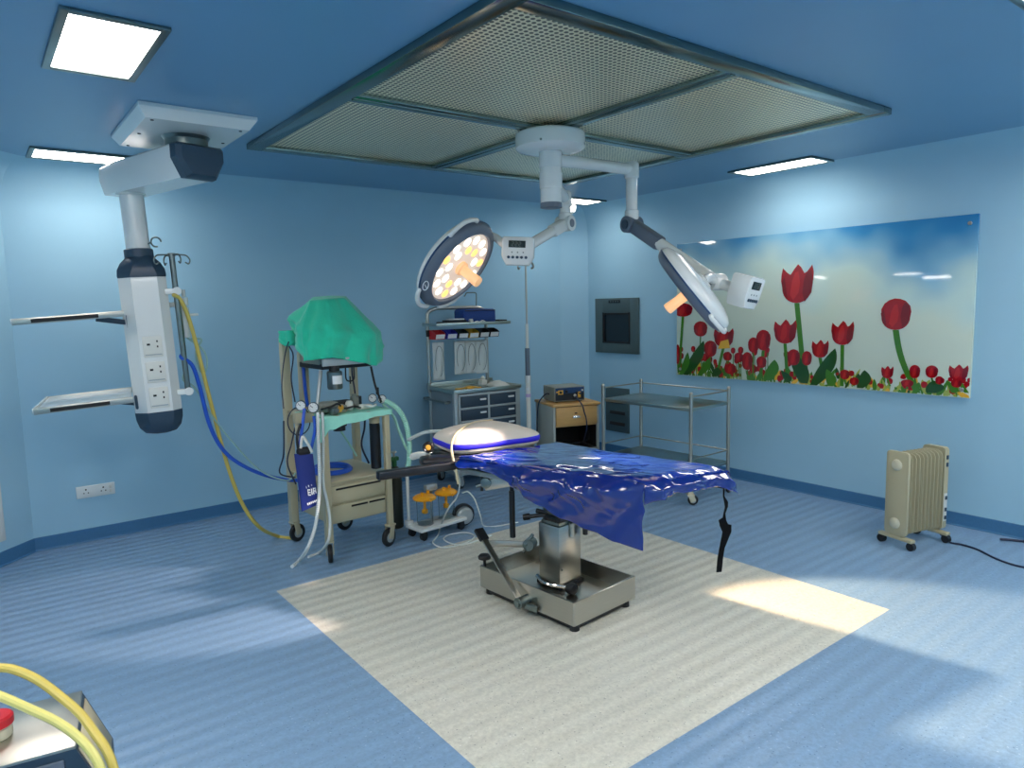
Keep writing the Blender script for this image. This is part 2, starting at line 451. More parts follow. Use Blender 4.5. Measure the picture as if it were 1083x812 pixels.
# x-ray viewer in the right wall
ya, yb, za, zb = 4.945, 5.572, 1.105, 1.69
t = Thing('wall_viewing_panel', 'grey steel wall panel with dark recessed screen between corner and tulip picture', 'viewing panel', (XR, (ya+yb)/2, za))
yc, zc2 = 0, (zb-za)/2; wy, wz = (yb-ya), (zb-za)
mb = MB()
bw = .115
for c, d in (((-.012, wy/2-bw/2, wz/2), (.024, bw, wz)), ((-.012, -wy/2+bw/2, wz/2), (.024, bw, wz)), ((-.012, 0, wz-bw/2-.02), (.024, wy-2*bw+.002, bw+.04)), ((-.012, 0, bw/2-.005), (.024, wy-2*bw+.002, bw-.01))): mb.box(c, d, bev=.002)
t.p('bezel', mb, M['viewer'])
mb = MB(); mb.box((-.004, 0, wz/2-.02), (.008, wy-2*bw+.01, wz-2*bw)); t.p('screen', mb, M['screen'])
mb = MB()
for c, d in (((-.019, wy/2-bw-.008, wz/2-.02), (.022, .016, wz-2*bw-.03)), ((-.019, -wy/2+bw+.008, wz/2-.02), (.022, .016, wz-2*bw-.03)), ((-.019, 0, wz-bw-.048), (.022, wy-2*bw, .016)), ((-.019, 0, bw-.002), (.022, wy-2*bw, .016))): mb.box(c, d, bev=.002)
t.p('inner_frame', mb, M['dark_in'])
mb = MB(); mb.box((-.027, .02, wz-.035), (.006, .17, .032), bev=.002); t.p('switch_strip', mb, M['black'])
mb = MB()
for k in range(4): mb.box((-.031, .07-.035*k, wz-.035), (.003, .015, .012))
t.p('switch', mb, M['steel_dark'])

# lower return grille behind the trolley
ya, yb, za, zb = 5.09, 5.43, .25, .73
t = Thing('wall_vent', 'dark grey slotted vent panel low on right wall behind the steel trolley', 'vent', (XR, (ya+yb)/2, za))
mb = MB(); h = zb-za
mb.box((-.009, 0, h/2), (.018, yb-ya, h), bev=.003); t.p('vent_plate', mb, M['grille'])
for k in range(3):
    mb = MB(); mb.box((-.021, -.01, .09+.12*k), (.008, .22, .035), Matrix.Rotation(.25, 3, 'Y'), bev=.002); t.p('slot', mb, M['dark_in'])

# tulip picture
PY, PZ = 4.4476, .927; PWID, PHT = 2.5615, 1.262
t = Thing('tulip_picture', 'large glossy wall picture of red tulips under a blue sky', 'picture', (XR, PY, PZ), -PI/2)
# own frame: x along the picture to the right, y towards the wall (+y = behind), z up
def uv(px, py):
    q = pl(px, py, 0, XR); return (PY-q.y, q.z-PZ)
mb = MB(); mb.box((PWID/2, -.012, PHT/2), (PWID, .022, PHT), bev=.002); board = t.p('board', mb, M['sky'])
mats = [M['tred'], M['tred2'], M['tred3'], M['tyel_glare'], M['tgrn'], M['tgrn2'], M['tgrn3'], M['sky_lt']]
mb = MB(); layer = [0]
def patch(pts, k):
    layer[0] += 1
    y = -.0232 - .000006*layer[0]
    pts = [(min(PWID-.004, max(.004, a)), min(PHT-.004, max(.004, b))) for a, b in pts]
    mb.m = k; mb.add([(a, y, b) for a, b in pts], [list(range(len(pts)))])
rnd = random.Random(3)
def stem(a, b, bend, w_, k):
    L = []; R_ = []
    for i in range(9):
        q = i/8; x = a[0]+(b[0]-a[0])*q+bend*math.sin(PI*q); z = a[1]+(b[1]-a[1])*q
        L.append((x-w_/2, z)); R_.append((x+w_/2, z))
    patch(L+R_[::-1], k)
def leaf(base, tip, w_, k, curve=0):
    L = []; R_ = []
    for i in range(11):
        q = i/10; x = base[0]+(tip[0]-base[0])*q+curve*math.sin(PI*q); z = base[1]+(tip[1]-base[1])*q
        ww = w_*math.sin(PI*(.12+.88*q))**.8 if q < 1 else 0
        L.append((x-ww/2, z)); R_.append((x+ww/2, z))
    patch(L+R_[::-1], k)
def cup(cx, cz, w_, h_, kind=0, tilt=0):
    def P(x, z):
        x2 = x*w_/2; z2 = z*h_/2; c, s_ = math.cos(tilt), math.sin(tilt)
        return (cx+x2*c-z2*s_, cz+x2*s_+z2*c)
    body = []
    # outline: rounded base, sides bulging, three petal tips
    for i in range(13):
        a = -PI + PI*i/12; body.append(P(.96*math.cos(a)*(1-.04*math.cos(2*a)), .78*math.sin(a)-.12))
    if kind == 0: tops = [(1.0, .25), (1.02, .6), (.92, .95), (.62, .62), (.45, .55), (.25, .85), (.05, 1.0), (-.15, .8), (-.4, .5), (-.6, .6), (-.9, .85), (-.98, .5), (-1.0, .2)]
    else: tops = [(.98, .2), (.9, .55), (.6, .85), (.25, .97), (-.1, 1.0), (-.45, .9), (-.75, .7), (-.95, .35)]
    body += [P(*q) for q in tops]
    patch(body, 0)
    if w_ > .05:
        patch([P(.98, .1), P(.9, -.4), P(.5, -.85), P(.35, -.4), P(.42, .2), P(.6, .6), P(.88, .7)] if kind == 0 else [P(.95, .2), P(.85, -.4), P(.45, -.82), P(.3, -.1), P(.4, .5), P(.6, .78), P(.85, .55)], 1)
        patch([P(-.42, -.5), P(-.2, -.75), P(.12, -.4), P(.2, .1), P(.08, .65), P(-.12, .6), P(-.3, .2)], 2)
        patch([P(-.97, .1), P(-.85, -.4), P(-.55, -.75), P(-.66, -.2), P(-.78, .4)], 1)
def pxw(a, px=868, py=340): return a*3.52/311*(1.0)                # rough printed size of a screen length
def sz(px, py, w_, h_):
    a = uv(px-w_/2, py); b = uv(px+w_/2, py); c = uv(px, py-h_/2); d = uv(px, py+h_/2); return b[0]-a[0], c[1]-d[1]
# pale printed clouds, blurred blobs as soft polygons are left to the sky print
# undergrowth strip
for i in range(150):
    x = rnd.uniform(0, PWID); z = rnd.uniform(.0, .10+.03*math.sin(x*5)); k = rnd.choice((4, 6, 6, 5, 3, 4))
    leaf((x, max(0, z-.05)), (x+rnd.uniform(-.05, .05), z+rnd.uniform(.02, .07)), rnd.uniform(.02, .05), k)
for i in range(70):
    x = rnd.uniform(.0, PWID); z = rnd.uniform(.03, .13); s_ = rnd.uniform(.022, .05)
    cup(x, z, s_, s_*1.1, 1)
for i in range(26):
    x = rnd.uniform(.05, 1.3); z = rnd.uniform(.1, .28); s_ = rnd.uniform(.04, .075); stem((x, z), (x+.01, 0), 0, .008, 4); cup(x, z, s_, s_*1.15, 1)
big = [(844.5, 301, 34, 43, 0, (851, 388)), (949, 333, 33, 35, 1, (972, 415)), (832, 351, 24, 27, 0, (834, 395)), (892.6, 352.5, 24, 27, 0, (892, 408)),
       (869, 369, 18, 20, 0, (873, 400)), (809, 360, 16, 23, 1, (806, 400)), (798.6, 365, 12, 17, 1, (798, 398)), (767, 357, 21, 22, 0, (760, 396)),
       (742.6, 348, 15, 17, 1, (742, 380)), (753, 369, 14, 18, 1, (751, 395)), (724, 328, 21, 15, 1, (720, 393)), (940, 393.5, 13, 14, 0, (943, 408)), (969, 393, 12, 15, 1, (971, 410)),
       (987, 393, 14, 14, 1, (990, 411)), (1015, 394, 21, 18, 0, (1024, 415)), (1013, 405, 12, 10, 1, (1015, 414)), (995, 402, 9, 9, 1, (996, 412)),
       (772, 377, 8, 9, 1, (772, 397)), (783, 378, 10, 11, 1, (784, 398)), (792, 382, 12, 20, 1, (793, 398)), (774, 390, 13, 12, 1, (775, 398)), (841, 378, 14, 18, 1, (842, 398)),
       (855, 379, 11, 16, 1, (856, 400)), (807, 383, 11, 13, 1, (808, 399)), (718.5, 375, 5, 22, 1, (719, 394)), (895, 396, 11, 11, 1, (896, 406)), (826, 400, 5, 7, 1, (826, 404)), (961, 405, 14, 8, 1, (961, 411)), (905, 403, 10, 9, 1, (905, 408))]
for px, py, w_, h_, k, b in big:
    a = uv(px, py+h_*.45); bb = uv(*b); stem(a, (bb[0], max(.0, bb[1])), (.03 if w_ > 30 and k == 1 else 0) * -1, .045 if w_ > 30 else .03 if w_ > 15 else .014, 4)
for bx, by, tx, ty, w_, k in ((852, 405, 838, 370, .14, 5), (862, 407, 885, 368, .13, 5), (727, 396, 746, 360, .14, 5), (812, 402, 821, 380, .12, 4), (911, 410, 916, 391, .1, 5), (986, 415, 989, 402, .12, 5),
                              (741, 397, 752, 378, .09, 4), (757, 398, 760, 388, .1, 5), (835, 404, 828, 391, .08, 5), (880, 408, 876, 390, .09, 4), (722, 396, 729, 372, .08, 4), (770, 398, 764, 388, .07, 4), (1010, 415, 1002, 402, .06, 4)):
    a = uv(bx, by); b = uv(tx, ty); leaf((a[0], max(.0, a[1])), b, w_, k, .02)
for px, py, w_, h_, k, b in big[::-1]:
    c = uv(px, py); s_ = sz(px, py, w_, h_); cup(c[0], c[1], s_[0], s_[1], k)
q = uv(767, 362); patch([(q[0]-.06, q[1]-.06), (q[0]+.07, q[1]-.05), (q[0]+.05, q[1]+.03), (q[0]-.03, q[1]+.01)], 3)  # yellow glare on this tulip, painted as a patch
t.p('tulip_print', mb, mats, board, angle=5)
for x, z in ((PWID-.05, PHT-.06), (.05, PHT-.06), (.05, .06), (PWID-.05, .06)):
    mb = MB(); mb.cyl((x, -.025, z), (x, -.036, z), .013); t.p('fixing_cap', mb, M['steel'])

# ------------------------------------------------------------------ ceiling
FX0, FX1, FY0, FY1 = 1.440, 4.060, 1.844, 4.472
SC = (2.75, 3.158)
t = Thing('laminar_flow_ceiling', 'square steel laminar airflow ceiling panel with four perforated sheets', 'ceiling panel', (SC[0], SC[1], 2.625))
hx, hy = (FX1-FX0)/2, (FY1-FY0)/2; bw = .085
mb = MB()
for c, d in (((hx-bw/2, 0, .017), (bw, 2*hy, .034)), ((-hx+bw/2, 0, .017), (bw, 2*hy, .034)), ((0, hy-bw/2, .017), (2*hx-2*bw, bw, .034)), ((0, -hy+bw/2, .017), (2*hx-2*bw, bw, .034))): mb.box(c, d, bev=.003)
t.p('outer_frame', mb, M['frame'])
mb = MB(); mb.box((0, 0, .017), (.1, 2*hy-2*bw, .030), bev=.003); mb.box((0, 0, .012), (.03, 2*hy-2*bw, .03), bev=.003); t.p('cross_bar', mb, M['frame'])
mb = MB(); mb.box((0, 0, .0165), (2*hx-2*bw, .1, .030), bev=.003); mb.box((0, 0, .0115), (2*hx-2*bw, .03, .03), bev=.003); t.p('cross_bar', mb, M['frame'])
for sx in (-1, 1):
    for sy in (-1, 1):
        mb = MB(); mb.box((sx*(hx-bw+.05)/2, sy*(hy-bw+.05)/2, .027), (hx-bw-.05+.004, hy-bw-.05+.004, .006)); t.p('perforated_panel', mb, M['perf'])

def ceil_light(cx, cy, lx, ly, label, group='recessed ceiling lights'):
    t = Thing('ceiling_light', label, 'ceiling light', (cx, cy, HC-.014), 0, group)
    mb = MB(); b = .03
    for c, d in (((lx/2-b/2, 0, .007), (b, ly, .014)), ((-lx/2+b/2, 0, .007), (b, ly, .014)), ((0, ly/2-b/2, .007), (lx-2*b, b, .014)), ((0, -ly/2+b/2, .007), (lx-2*b, b, .014))): mb.box(c, d, bev=.002)
    t.p('frame', mb, M['steel_dark'])
    mb = MB(); mb.box((0, 0, .009), (lx-2*b, ly-2*b, .006)); t.p('diffuser', mb, M['panel_em'])
ceil_light(.497, 3.16, .34, .70, 'square-looking lit ceiling light at upper left, nearest the camera')
ceil_light(.735, 5.35, .70, .33, 'lit ceiling light behind the pendant arm near the back wall')
ceil_light(5.03, 3.11, .31, .71, 'lit ceiling light above the tulip picture, right of the airflow panel')
ceil_light(4.87, 5.22, .56, .30, 'small far ceiling light by the room corner behind the lamp spindle')
for x, y, a, b in ((2.75, .6, .7, .7), (.2, .9, .7, .7), (4.8, .6, .7, .7), (1.4, -.9, .7, .7), (3.6, -.8, .7, .7), (-.7, .0, .7, .7), (-.6, 2.6, .7, .7)):  # unseen light panels added to brighten the room from behind the camera
    ceil_light(x, y, a, b, 'added unseen fill panel on the near side of the ceiling behind the camera', 'added fill panels behind the camera')

t = Thing('smoke_detector', 'small white bell-shaped detector on ceiling by the room corner', 'detector', (4.98, 5.42, 2.56))
mb = MB(); mb.lathe([(.03, 0), (.045, .01), (.058, .05), (.062, .085), (.07, .098)], n=24); t.p('housing', mb, M['white'])
mb = MB(); mb.lathe([(.02, -.008), (.026, 0), (.028, .004)], n=20); t.p('sensor', mb, M['offwhite'])

# ------------------------------------------------------------------ surgical light
t = Thing('surgical_light', 'white twin-head surgical lamp on arms under the steel airflow panel', 'surgical light', (SC[0], SC[1], 2.20))
sx_, sy_ = SC
mb = MB(); mb.lathe([(.12, 0), (.185, .008), (.2, .02), (.202, .06), (.2, .095), (.19, .104)], (sx_, sy_, 2.52), n=40); t.w('canopy', mb, M['white'])
for k in range(4):
    a = k*PI/2+.6; mb = MB(); mb.cyl((sx_+.2*math.cos(a), sy_+.2*math.sin(a), 2.55), (sx_+.205*math.cos(a), sy_+.205*math.sin(a), 2.55), .007, n=8); t.w('canopy_screw', mb, M['steel_dark'])
mb = MB(); mb.lathe([(.058, 0), (.062, .01), (.062, .165), (.058, .168), (.058, .174), (.062, .177), (.062, .32)], (sx_, sy_, 2.215), n=32); sp = t.w('spindle', mb, M['white'])
mb = MB(); mb.lathe([(.05, 0), (.0635, .004), (.0635, .03), (.06, .034)], (sx_, sy_, 2.2), n=32); t.w('bottom_ring', mb, M['grey_ring'], sp)
RJ = V((3.386, 3.114, 0)); LJ = V((3.262, 3.605, 0))
def harm(j, z):
    mb = MB(); d = (j-V((sx_, sy_, 0))).normalized()
    a = V((sx_, sy_, z))+d*.05; b = V((j.x, j.y, z))
    mb.tube([a, a.lerp(b, .25)+V((0, 0, .004)), b], .036, 14, smooth=False); mb.cyl((sx_, sy_, z-.045), (sx_, sy_, z+.045), .066, n=28); t.w('horizontal_arm', mb, M['white'])
harm(RJ, 2.475); harm(LJ, 2.355)
def drop(j, z1, z0):
    mb = MB(); mb.lathe([(.038, 0), (.044, .006), (.044, .05), (.036, .056), (.036, z1-z0-.06), (.046, z1-z0-.05), (.046, z1-z0+.03), (.036, z1-z0+.045)], (j.x, j.y, z0), n=20); t.w('drop_tube', mb, M['white'])
drop(RJ, 2.475, 2.17); drop(LJ, 2.355, 2.20)
# right spring arm
a = V((RJ.x, RJ.y, 2.135)); b = at(757, 298, 4.08); mid = a.lerp(b, .38); d = (b-a).normalized()
side = d.cross(V((0, 0, 1))).normalized()
mb = MB(); mb.cyl(a-side*.055, a+side*.055, .052, n=24); mb.bar(a, mid, .075, .085, bev=.02); sa = t.w('spring_arm', mb, M['grey_ring'])
mb = MB(); mb.tube([mid-d*.03, b], .036, 14, smooth=False); t.w('spring_arm_tube', mb, M['white'], sa)
mb = MB(); mb.cyl(a-side*.062, a+side*.062, .03, n=20); t.w('pivot_cap', mb, M['cover'], sa)
mb = MB(); mb.lathe([(.03, 0), (.044, .006), (.044, .06), (.036, .07)], (RJ.x, RJ.y, 2.12), n=20); t.w('elbow', mb, M['white'])
mb = MB(); mb.cyl(b-side*.05, b+side*.05, .046, n=24); yr = t.w('yoke_joint', mb, M['white'])
mb = MB(); mb.cyl(b-side*.055, b+side*.055, .024, n=20); t.w('pivot_cap', mb, M['grey_ring'], yr)
def control_box(c, rz, tilt, from_pt, pitch=0.0, wd=1.0, dp=.09):
    Mx = Matrix.Translation(c) @ Matrix.Rotation(rz, 4, 'Z') @ Matrix.Rotation(pitch, 4, 'X') @ Matrix.Rotation(tilt, 4, 'Y') @ Matrix.Diagonal((wd, dp/.09, 1, 1))
    pr = [(-.07, -.085), (.07, -.085), (.094, -.045), (.1, -.03), (.1, .072), (.095, .083), (.085, .087), (-.085, .087), (-.095, .083), (-.1, .072), (-.1, -.03), (-.094, -.045)]
    def rg(f, y): return [V((a*f, y, b*f)) for a, b in pr]
    mb = MB(Mx); mb.loft([rg(.9, -.045), rg(.96, -.0435), rg(1, -.036), rg(1, .038), rg(.95, .045)]); cb = t.w('control_box', mb, M['white'], angle=30)
    mb = MB(Mx); mb.box((-.005, -.0462, .042), (.105, .004, .042), bev=.001); t.w('display', mb, M['lcd'], cb)
    mb = MB(Mx)
    for k in range(3):
        x = -.032+.022*k
        for c2, d2 in (((x, -.049, .042), (.011, .0015, .0025)), ((x, -.049, .054), (.011, .0015, .0025)), ((x, -.049, .030), (.011, .0015, .0025)), ((x+.006, -.049, .048), (.0025, .0015, .01)), ((x-.006, -.049, .036), (.0025, .0015, .01))): mb.box(c2, d2)
    t.w('display_digits', mb, M['lcd_d'], cb)
    for k in range(5):
        mb = MB(Mx); mb.cyl((-.055+.027*k, -.046, -.038), (-.055+.027*k, -.051, -.038), .009, n=12); t.w('button', mb, M['cover'], cb)
    for k in range(3):
        mb = MB(Mx); mb.cyl((-.035+.035*k, -.046, -.008), (-.035+.035*k, -.0475, -.008), .005, n=8); t.w('indicator', mb, M['steel_dark'], cb)
    mb = MB(); mb.tube([from_pt, c], .03, 12, smooth=False); t.w('box_bracket', mb, M['white'], cb)
control_box(at(788, 308, 4.02), .10, .10, b, .28, .84, .11)
def lamp_head(c, n, upd, who, aim=None, size=1.0):
    n = n.normalized(); x = (upd - n*upd.dot(n)).normalized(); y = n.cross(x)
    Mx = Matrix.Translation(c) @ Matrix((x, y, n)).transposed().to_4x4() @ Matrix.Scale(size, 4)
    mb = MB(Mx); mb.lathe([(.02, -0.1080), (.12, -0.1058), (.2, -0.0979), (.262, -0.0828), (.294, -0.0634), (.304, -0.0432), (.304, -0.0331), (.28, -0.0317)], n=56); hd = t.w('lamp_head', mb, M['white'], angle=50)
    mb = MB(Mx); mb.lathe([(.285, -0.0338), (.306, -0.0331), (.308, -0.0245), (.3, -0.0216), (.28, -0.0209)], n=56, cap=False); t.w('trim_band', mb, M['navy'], hd)
    mb = MB(Mx); mb.lathe([(.27, -0.0230), (.303, -0.0227), (.301, -0.0086), (.288, .008), (.262, .022), (.247, .022), (.241, .012), (.24, -0.0072)], n=56, cap=False); t.w('rim', mb, M['grey_ring'], hd)
    mb = MB(Mx); mb.lathe([(.241, -.012), (.241, .004), (.235, .007), (.06, .009), (.0005, .009)], n=48); t.w('front_cover', mb, M['lampface'], hd)
    k = 0
    for r_, cnt, off in ((.195, 14, 0), (.125, 9, .2)):
        for i in range(cnt):
            a = 2*PI*i/cnt+off; mb = MB(Mx); mb.lathe([(.028, .006), (.027, .011), (.018, .0145), (.0008, .016)], (r_*math.cos(a), r_*math.sin(a), 0), n=14)
            t.w('led_lens', mb, M['led_warm'] if (i+cnt) % 4 == 1 else M['led'], hd); k += 1
    mb = MB(Mx); mb.lathe([(.045, .004), (.045, .03), (.032, .036), (.03, .09), (.034, .15), (.032, .165), (.012, .17)], n=24); t.w('sterile_handle', mb, M['handle'], hd)
    for a0 in (.55, -2.6, 2.6):
        mb = MB(Mx); pts = []
        for i in range(9):
            a = a0-.33+.66*i/8; rr = .318+.018*math.sin(PI*i/8); pts.append((rr*math.cos(a), rr*math.sin(a), -.02))
        pts = [(.292*math.cos(a0-.36), .292*math.sin(a0-.36), -.03)]+pts+[(.292*math.cos(a0+.36), .292*math.sin(a0+.36), -.03)]
        mb.tube(pts, .014, 10, sub=3); t.w('rim_grip', mb, M['white'], hd)
    # oval maker's emblem on the rim
    mb = MB(Mx)
    for da in (0,):
        a = PI*.66; cc = V((.286*math.cos(a), .286*math.sin(a), .004)); tx = V((-math.sin(a), math.cos(a), 0)); ty = V((-math.cos(a)*.85, -math.sin(a)*.85, .5)).normalized()
        ring = [cc+tx*(.036*math.cos(q*PI/8))+ty*(.017*math.sin(q*PI/8))+V((math.cos(a)*.004, math.sin(a)*.004, .004)) for q in range(17)]
        mb.tube(ring, .0028, 6, smooth=False); mb.tube([cc+tx*-.01+ty*-.012+V((0, 0, .008)), cc+tx*.02+ty*.004+V((0, 0, .008))], .0022, 6, smooth=False)
    t.w('emblem', mb, M['print'], hd)
    L = bpy.data.lights.new('surgical_lamp_beam', 'SPOT'); L.energy = who[0]; L.color = who[1]; L.spot_size = who[2]; L.spot_blend = .35; L.shadow_soft_size = .05
    lo = bpy.data.objects.new('surgical_lamp_beam', L); C.objects.link(lo)
    lo.matrix_world = Matrix.Translation(c+n*.19) @ (((aim or c+n)-c-(n*.19 if aim else n*0)).to_track_quat('-Z', 'Y').to_matrix().to_4x4())
    return Mx
# right head: seen from its back edge, shining down on the table and the floor beyond
cR = at(729, 309, 3.86); dR = ray(729, 309).normalized()
rR = (_r-dR*_r.dot(dR)).normalized(); uR = rR.cross(dR)
nR = rR*-.775 + uR*-.632 + dR*.05
MR = lamp_head(cR, nR, V((0, 0, 1)), (260, (1, .80, .74), .46), V((1.06, 4.0, 0)), .88)
back = MR @ V((0, 0, -.10))
mb = MB(); mb.tube([b, b.lerp(back, .5)+V((0, 0, .02)), back], .026, 12, sub=5); mb.cyl(back, MR @ V((0, 0, -.12)), .05); t.w('head_bracket', mb, M['white'])
# left head
cL = at(486, 282, 4.35); nL = V((3.42, 1.39, 0))-cL
ML = lamp_head(cL, nL, V((0, 0, 1)), (520, (1, .70, .44), .60))
e0 = V((LJ.x, LJ.y, 2.185)); bx = at(548, 266, 4.42); d = (bx-e0).normalized(); e1 = e0+d*.18
side2 = d.cross(V((0, 0, 1))).normalized()
mb = MB(); mb.cyl(e0-side2*.055, e0+side2*.055, .052, n=24); mb.bar(e0, e1, .075, .08, bev=.02); sa = t.w('spring_arm', mb, M['white'])
mb = MB(); mb.tube([e1-d*.02, bx], .034, 14, smooth=False); t.w('spring_arm_tube', mb, M['white'], sa)
mb = MB(); mb.cyl(e0-side2*.058, e0+side2*.058, .028, n=20); t.w('pivot_cap', mb, M['grey_ring'], sa)
control_box(bx, -.62-.12, .06, e1.lerp(bx, .8))
cand = [ML @ V((.29*math.cos(a), .29*math.sin(a), -.045)) for a in [k*PI/12 for k in range(24)]]
rim = min(cand, key=lambda q: (q-bx).length)
mb = MB(); mb.tube([bx, bx.lerp(rim, .45), rim, ML @ V((0, 0, -.085))], .024, 12, sub=5); t.w('head_bracket', mb, M['white'])

# ------------------------------------------------------------------ ceiling pendant
t = Thing('ceiling_pendant', 'white ceiling-hung medical supply pendant with two shelves at left', 'pendant', (1.03, 4.2, 1.0))
mb = MB(); px0, px1, py0, py1 = .735, 1.30, 3.83, 4.62; e = .035
mb.prism([(px0+e, py0+e), (px1-e, py0+e), (px1-e, py1-e), (px0+e, py1-e)], 2.592, 2.64, [(px0, py0), (px1, py0), (px1, py1), (px0, py1)])
mb.prism([(px0, py0), (px1, py0), (px1, py1), (px0, py1)], 2.64, 2.657); plate = t.w('ceiling_plate', mb, M['white'], angle=10)
for x in (px0+.07, px1-.07):
    for y in (py0+.07, (py0+py1)/2, py1-.07):
        mb = MB(); mb.cyl((x, y, 2.592), (x, y, 2.589), .009, n=8); t.w('plate_screw', mb, M['dark_in'], plate)
mb = MB(); mb.lathe([(.1, 0), (.11, .01), (.11, .05), (.125, .07)], (1.03, 4.2, 2.525), n=32); t.w('swivel_hub', mb, M['steel_dark'])
A0 = V((1.06, 4.06, 0)); A1 = V((.80, 5.02, 0)); ad = (A1-A0).normalized(); an = V((ad.y, -ad.x, 0))
def sec(p, wt, wb, z0, z1, c=.03):
    q = [(-wt/2, z1-.012), (-wt/2+.012, z1), (wt/2-.012, z1), (wt/2, z1-.012), (wt/2, (z0+z1)/2+.01), (wb/2, z0), (-wb/2, z0), (-wt/2, (z0+z1)/2+.01)]
    return [p+an*a+V((0, 0, b_)) for a, b_ in q]
mb = MB(); mb.loft([sec(A0+ad*.02, .27, .17, 2.36, 2.53), sec(A0+ad*.75, .25, .19, 2.36, 2.53), sec(A0+ad*.93, .235, .19, 2.36, 2.52), sec(A1-ad*.02, .20, .16, 2.375, 2.505), sec(A1, .14, .1, 2.40, 2.48)]); arm = t.w('arm', mb, M['white'], angle=25)
mb = MB(); mb.loft([sec(A0-ad*.03, .23, .13, 2.372, 2.515), sec(A0, .268, .168, 2.358, 2.531), sec(A0+ad*.05, .276, .176, 2.355, 2.534)]); t.w('arm_end_cap', mb, M['cover'], arm, angle=25)
o = V((.868, 4.79, 2.36)); xr = V((.985, -.17, 0)); yr_ = V((.17, .985, 0))
MP = Matrix.Translation(o) @ Matrix((xr, yr_, V((0, 0, 1)))).transposed().to_4x4() @ Matrix.Rotation(-.042, 4, 'Y') @ Matrix.Translation((0, 0, -2.36))
mb = MB(MP); mb.lathe([(.066, 0), (.066, .5)], (-.025, 0, 1.955), n=32); mb.cyl((-.025, 0, 2.35), (-.025, 0, 2.37), .08, n=32); t.w('column', mb, M['white'])
def octo(w_, dep, ch=.068):
    return [(-w_/2, dep/2-.03), (-w_/2, -dep/2+ch), (-w_/2+ch, -dep/2), (w_/2-ch*.75, -dep/2), (w_/2, -dep/2+ch*.8), (w_/2, dep/2-.03), (w_/2-.03, dep/2), (-w_/2+.03, dep/2)]
def ring(w_, dep, z, dx=0, ch=.068): return [V((a+dx, b_, z)) for a, b_ in octo(w_, dep, ch)]
OX = -.025
mb = MB(MP); mb.loft([ring(.256, .236, 1.045, OX), ring(.26, .24, 1.06, OX), ring(.26, .24, 1.85, OX), ring(.256, .236, 1.862, OX)]); body = t.w('body', mb, M['white'], angle=20)
mb = MB(MP); mb.loft([ring(.26, .244, 1.862, OX), ring(.265, .245, 1.872, OX), ring(.258, .238, 1.91, OX, .08), ring(.215, .21, 1.95, OX, .07), ring(.165, .17, 1.975, OX, .055), ring(.15, .15, 1.99, OX, .05)]); mb.lathe([(.08, 0), (.08, .045), (.072, .05)], (OX, 0, 1.985), n=28); t.w('top_cowl', mb, M['cover'], angle=40)
mb = MB(MP); mb.loft([ring(.1, .1, .905, OX, .03), ring(.17, .16, .915, OX, .05), ring(.23, .21, .95, OX, .065), ring(.257, .238, 1.0, OX), ring(.262, .244, 1.035, OX), ring(.262, .244, 1.047, OX)]); t.w('bottom_cowl', mb, M['cover'], angle=40)
for z in (1.445, 1.292, 1.135):
    mb = MB(MP); mb.box((-.015, -.1225, z), (.105, .008, .125), bev=.003); s_ = t.w('socket_outlet', mb, M['offwhite'], body)
    for dx, dz, wx, wz in ((-.022, .015, .018, .012), (.026, .032, .008, .012), (.026, .0, .008, .012)):
        mb = MB(MP); mb.box((dx-.015, -.127, z+dz), (wx, .004, wz)); t.w('socket_hole', mb, M['dark_in'], s_)
    mb = MB(MP); mb.box((-.015, -.128, z-.047), (.09, .004, .006)); t.w('socket_lip', mb, M['cartlight'], s_)
def shelf(z, x0, x1, y0, y1, tilt):
    c = ((x0+x1)/2, (y0+y1)/2, z)
    Ms = MP @ Matrix.Translation((x1, 0, z)) @ Matrix.Rotation(tilt, 4, 'Y') @ Matrix.Translation((-x1, 0, -z))
    mb = MB(Ms); mb.box(c, (x1-x0, y1-y0, .022), bev=.006); sh = t.w('shelf', mb, M['white'])
    for y in (y0-.009, y1+.009):
        mb = MB(Ms); mb.box(((x0+x1)/2, y, z-.002), (x1-x0+.02, .014, .034), bev=.003); t.w('side_rail', mb, M['steel'], sh)
        mb = MB(Ms); mb.box(((x0+x1)/2-.02, y+(-.0075 if y < 0 else .0075), z-.003), ((x1-x0)*.62, .003, .02)); t.w('rail_inset', mb, M['dark_in'], sh)
    mb = MB(Ms); mb.box((x0-.008, (y0+y1)/2, z+.002), (.014, y1-y0+.03, .03), bev=.004); t.w('end_rail', mb, M['white'], sh)
    mb = MB(Ms); mb.bar((x1-.14, (y0+y1)/2, z-.02), (x1+.07, -.03, z-.07), .03, .03, bev=.004); mb.box((x1+.04, -.03, z-.05), (.06, .09, .09), bev=.01); t.w('shelf_bracket', mb, M['cover'], sh)
shelf(1.655, -.66, -.15, -.30, .12, -.02)
shelf(1.165, -.62, -.16, -.33, .28, -.015)
mb = MB(MP); mb.cyl((.15, -.07, 1.13), (.15, -.07, 1.985), .0165, n=16); pole = t.w('iv_pole', mb, M['steel_dark'])
for z in (1.77, 1.15):
    mb = MB(MP); mb.box((.13, -.07, z), (.085, .04, .035), bev=.006); mb.cyl((.155, -.095, z), (.155, -.045, z), .026, n=16); t.w('pole_clamp', mb, M['white'], pole)
mb = MB(MP); mb.cyl((.15, -.07, 1.98), (.15, -.07, 2.0), .022, n=16)
for a in (0, PI/2, PI, 3*PI/2):
    c, s_ = math.cos(a+.4), math.sin(a+.4)
    mb.tube([(.15+q*c, -.07+q*s_, 1.99+zz) for q, zz in ((0, 0), (.05, 0), (.09, -.004), (.11, -.03), (.1, -.055), (.08, -.045))], .0045, 8, sub=5)
t.w('hook', mb, M['steel_dark'], pole)
